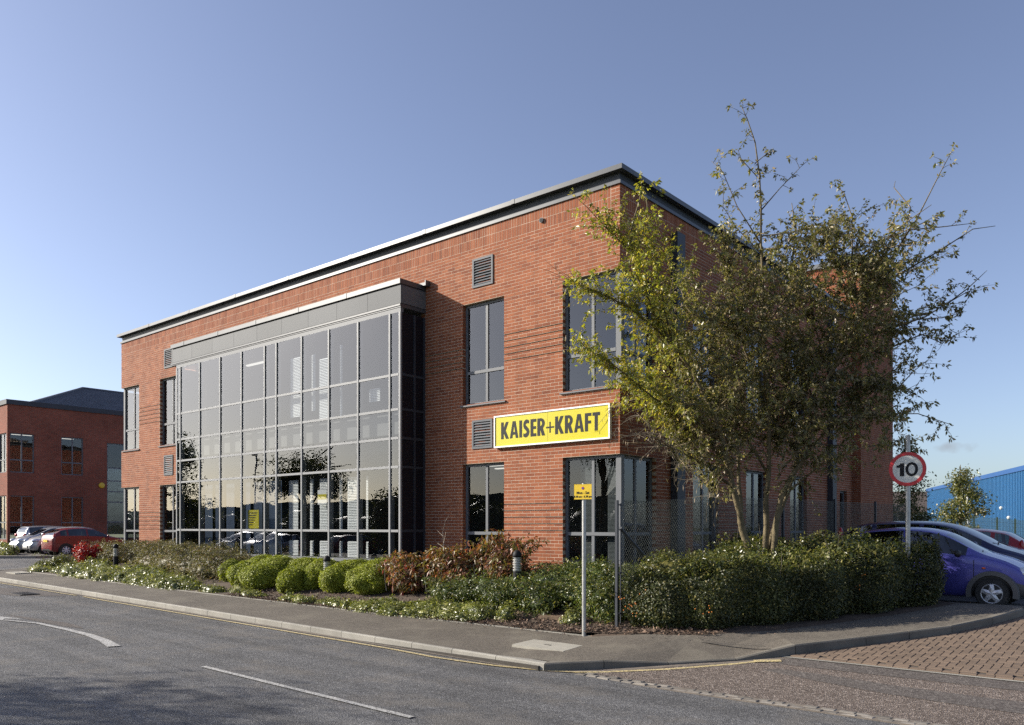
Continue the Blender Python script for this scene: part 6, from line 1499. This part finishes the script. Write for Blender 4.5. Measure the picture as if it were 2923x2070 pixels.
uu_=(LP-np.array(TB))@np.array(UR); lo_=np.interp(uu_,[-3.5,-2.3,-1.3,-.6,.2,2.6,3.4],[5.0,4.35,3.4,2.45,1.95,2.5,2.9])+rng.normal(size=len(LP))*.12
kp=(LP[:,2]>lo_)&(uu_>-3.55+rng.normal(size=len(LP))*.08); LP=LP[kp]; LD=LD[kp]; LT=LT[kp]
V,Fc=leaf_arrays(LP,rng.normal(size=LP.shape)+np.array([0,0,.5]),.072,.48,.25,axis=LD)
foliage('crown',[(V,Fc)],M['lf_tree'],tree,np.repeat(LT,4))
PP=np.array(podP); PP=PP[rng.random(len(PP))<.8]
V,Fc=leaf_arrays(PP,rng.normal(size=PP.shape)*np.array([1,1,.1]),.085,.16,.1,axis=np.tile([[0,0,-1.]],(len(PP),1)))
foliage('seed_pods',[(V,Fc)],M['lf_pod'],tree)
print('tree leaves',len(LP),'pods',len(PP))
# simple background trees -------------------------------------------------------
def bgtree(name,label,x,y,z0,h,blobs,m,n,size,trunk=.1,group=None,core=0.,amp=.3,limbs_=9):
    t=thing(name,label,'tree',(x,y,z0),group); mb=MB(); mb.path([(x,y,z0-.2),(x+.03,y,z0+h*.3),(x-.04,y+.03,z0+h*.6),(x,y,z0+h*.93)],[trunk,trunk*.8,trunk*.5,trunk*.12],7)
    parts=[]
    for (dx,dy,dz,rx,ry,rz_) in blobs:
        c=(x+dx,y+dy,z0+dz); parts+=blob_leaves(c,(rx,ry,rz_),n//len(blobs),size,.5,.35,amp,2.6,random.randint(0,9999),.9,.3,core)
        mb.path([(x,y,z0+dz*.55),(x+dx*.6,y+dy*.6,z0+dz*.85),(x+dx,y+dy,z0+dz+rz_*.3)],[trunk*.35,trunk*.22,trunk*.06],5)
    for _ in range(limbs_ if trunk>.12 else 0):
        c_=random.choice(blobs); p0=Vector((x,y,z0+c_[2]*.6)); p1=Vector((x+c_[0],y+c_[1],z0+c_[2])); dv_=Vector((random.gauss(0,1),random.gauss(0,1),random.gauss(.2,.5))).normalized()*c_[3]*1.25
        mb.path([p0,p1,p1+dv_*.6,p1+dv_],[.07,.05,.035,.012],5)
    obj('trunk',mb,M['bark'],t); foliage('crown',parts,M[m],t); return t
bgtree('young_tree','slender young tree with thin leaves in front of the blue warehouse',-1.44,39.9,.4,5.3,[(0,0,4.6,.42,.42,.6),(-.35,.0,3.9,.5,.45,.4),(.45,0,3.5,.5,.5,.4),(-.55,0,3.0,.6,.5,.33),(.6,.1,2.5,.65,.5,.3),(-.2,0,2.2,.8,.6,.3),(.2,.1,1.5,.7,.5,.35)],'lf_young',2600,.13,.06)
bgtree('poplar_tree','tall narrow yellow green tree just behind the rear corner of the brick building',-.1,22.0,.5,5.3,[(0,0,4.4,.45,.45,.9),(.15,0,3.2,.75,.7,1.0),(-.2,0,2.2,.9,.8,1.0),(.5,.1,1.6,.7,.7,.9)],'lf_far',5200,.11,.09)
bgtree('dark_tree','dark green tree behind the speed limit pole, next to the brown roofed house',.95,26.5,.5,4.6,[(0,0,3.4,.6,.6,.8),(.35,0,2.6,.8,.7,.8),(-.4,0,2.0,.8,.7,.8)],'lf_hedge_lt',3600,.12,.1)
for i,(x,y,h,lab) in enumerate([(-33.,135.,6.6,'bare winter tree behind the roof of the distant house'),(-19.,130.,9.3,'bare winter tree showing over the blue warehouse roof')]):
    t=thing('bare_tree',lab,'tree',(x,y,0)); mb=MB()
    for k in range(70):
        a=random.uniform(0,6.28); l=random.uniform(.5,1)*2.6; e=random.uniform(.5,1.3); b0=Vector((x,y,h*.45)); p1=b0+Vector((math.cos(a)*l*.5*math.cos(e),math.sin(a)*l*.5*math.cos(e),h*.3*math.sin(e))); mb.path([b0,p1,p1+Vector((math.cos(a)*l*.4,math.sin(a)*l*.4,h*.28*random.uniform(.4,1)))],[.06,.045,.02],3)
    mb.path([(x,y,0),(x,y,h*.5)],[.25,.15],6); obj('trunk',mb,M['twig'],t)
# plants on the far car park corner
z0=.62; t=thing('shrub','low bright green spreading shrub on the far car park corner','shrub',(-37,.2,z0)); foliage('foliage',blob_leaves((-36.6,.3,z0+.15),(1.9,.55,.5),7000,.09,.45,.6,.3,2.5,5,.8,.5,.7)+blob_leaves((-39.5,.2,z0+.25),(1.8,.6,.75),7000,.09,.45,.6,.3,2.5,6,.8,.5,.7),M['lf_vari'],t)
# across the road, behind the camera: what the glass mirrors and what shades the road
bgtree('street_tree','tree across the road whose branches shade the road',-13.2,-18.4,.1,8.0,[(1.2,.3,6.3,1.8,1.5,1.0),(-.5,.6,7.0,1.6,1.5,1.1),(.3,-1.0,5.6,2.0,1.7,1.2),(2.4,-.6,5.3,1.3,1.2,.7)],'lf_far',6500,.13,.17,'trees across the road')
bgtree('street_tree','broad tree across the road mirrored in the middle of the bay',-28.7,-14.4,.2,6.3,[(0,0,5.0,2.1,2.1,1.2),(-1.2,.3,4.2,1.5,1.5,.9),(1.2,-.3,4.1,1.5,1.5,.9)],'lf_far',9000,.16,.16,'trees across the road')
bgtree('street_tree','tall tree across the road mirrored at the left end of the bay',-41.,-13.4,.2,7.8,[(0,0,6.2,1.4,1.6,1.6),(-.4,.4,4.2,1.9,2.0,1.6),(.5,-.4,2.9,2.0,2.,1.2)],'lf_far',9000,.18,.18,'trees across the road')
t=thing('evergreen_clump','dark evergreen clump across the road','hedge',(-22,-15.8,.1)); foliage('foliage',blob_leaves((-22,-16.,2.2),(2.6,1.6,2.1),9000,.16,.5,.6,.22,2.5,11,.8,.3,.8)+blob_leaves((-18.8,-16.6,1.6),(2.4,1.5,1.7),6000,.16,.5,.6,.22,2.5,12,.8,.3,.8),M['lf_hedge'],t); stems((-22,-16.,.1),1.5,8,1.,t,'bark',.06)
parts=[]
for i in range(34):
    x=-78+i*2.1; parts+=blob_leaves((x,-24+random.uniform(-1,1),1.3),(1.9,1.3,1.5+random.uniform(-.3,1.0)),1600,.2,.5,.6,.25,2.5,i,.8,.3,.85)
o=foliage('tree_line',parts,M['lf_hedge'],None,kind='stuff'); tag(o,'dark tree line across the road','tree line')
mb=MB()
prof=[(-420,-160,9),(-330,-230,14),(-240,-280,18),(-140,-320,15),(-40,-330,17),(60,-330,12)]
for a,b in zip(prof,prof[1:]): mb.add([(a[0],a[1],-1),(b[0],b[1],-1),(b[0],b[1],b[2]),(a[0],a[1],a[2]),(a[0]*1.6,a[1]*1.6,-1),(b[0]*1.6,b[1]*1.6,-1)],[(0,1,2,3),(3,2,5,4)])
struct('hills',mb,mk('far_hill',(.06,.075,.06),.2,.02,.95))
lp=thing('street_lamp','street lamp across the road','lamp post',(-33.5,-14.5,.1)); mb=MB(); mb.tube((-33.5,-14.5,0),(-33.5,-14.5,6.2),.07,.05,n=8); obj('pole',mb,M['galv'],lp); mb=MB(); mb.obox((-33.2,-14.2,6.25),(.35,.3,0),(-.08,.1,0),(0,0,.07)); obj('lamp_head',mb,M['galv'],lp)
for i,(src,x,lab) in enumerate([(redl,-30.,'dark red hatchback parked across the road'),(sil,-33.2,'small silver hatchback parked across the road'),(est,-25.5,'silver estate car parked across the road'),(sil2,-36.5,'grey silver hatchback parked across the road')]):
    c=copy_tree(src); c['label']=lab; c['group']='cars parked across the road'; c.location=(x,-17.0 if i!=2 else -19.5,.12); c.rotation_euler=(0,0,R(90 if i%2 else -90))
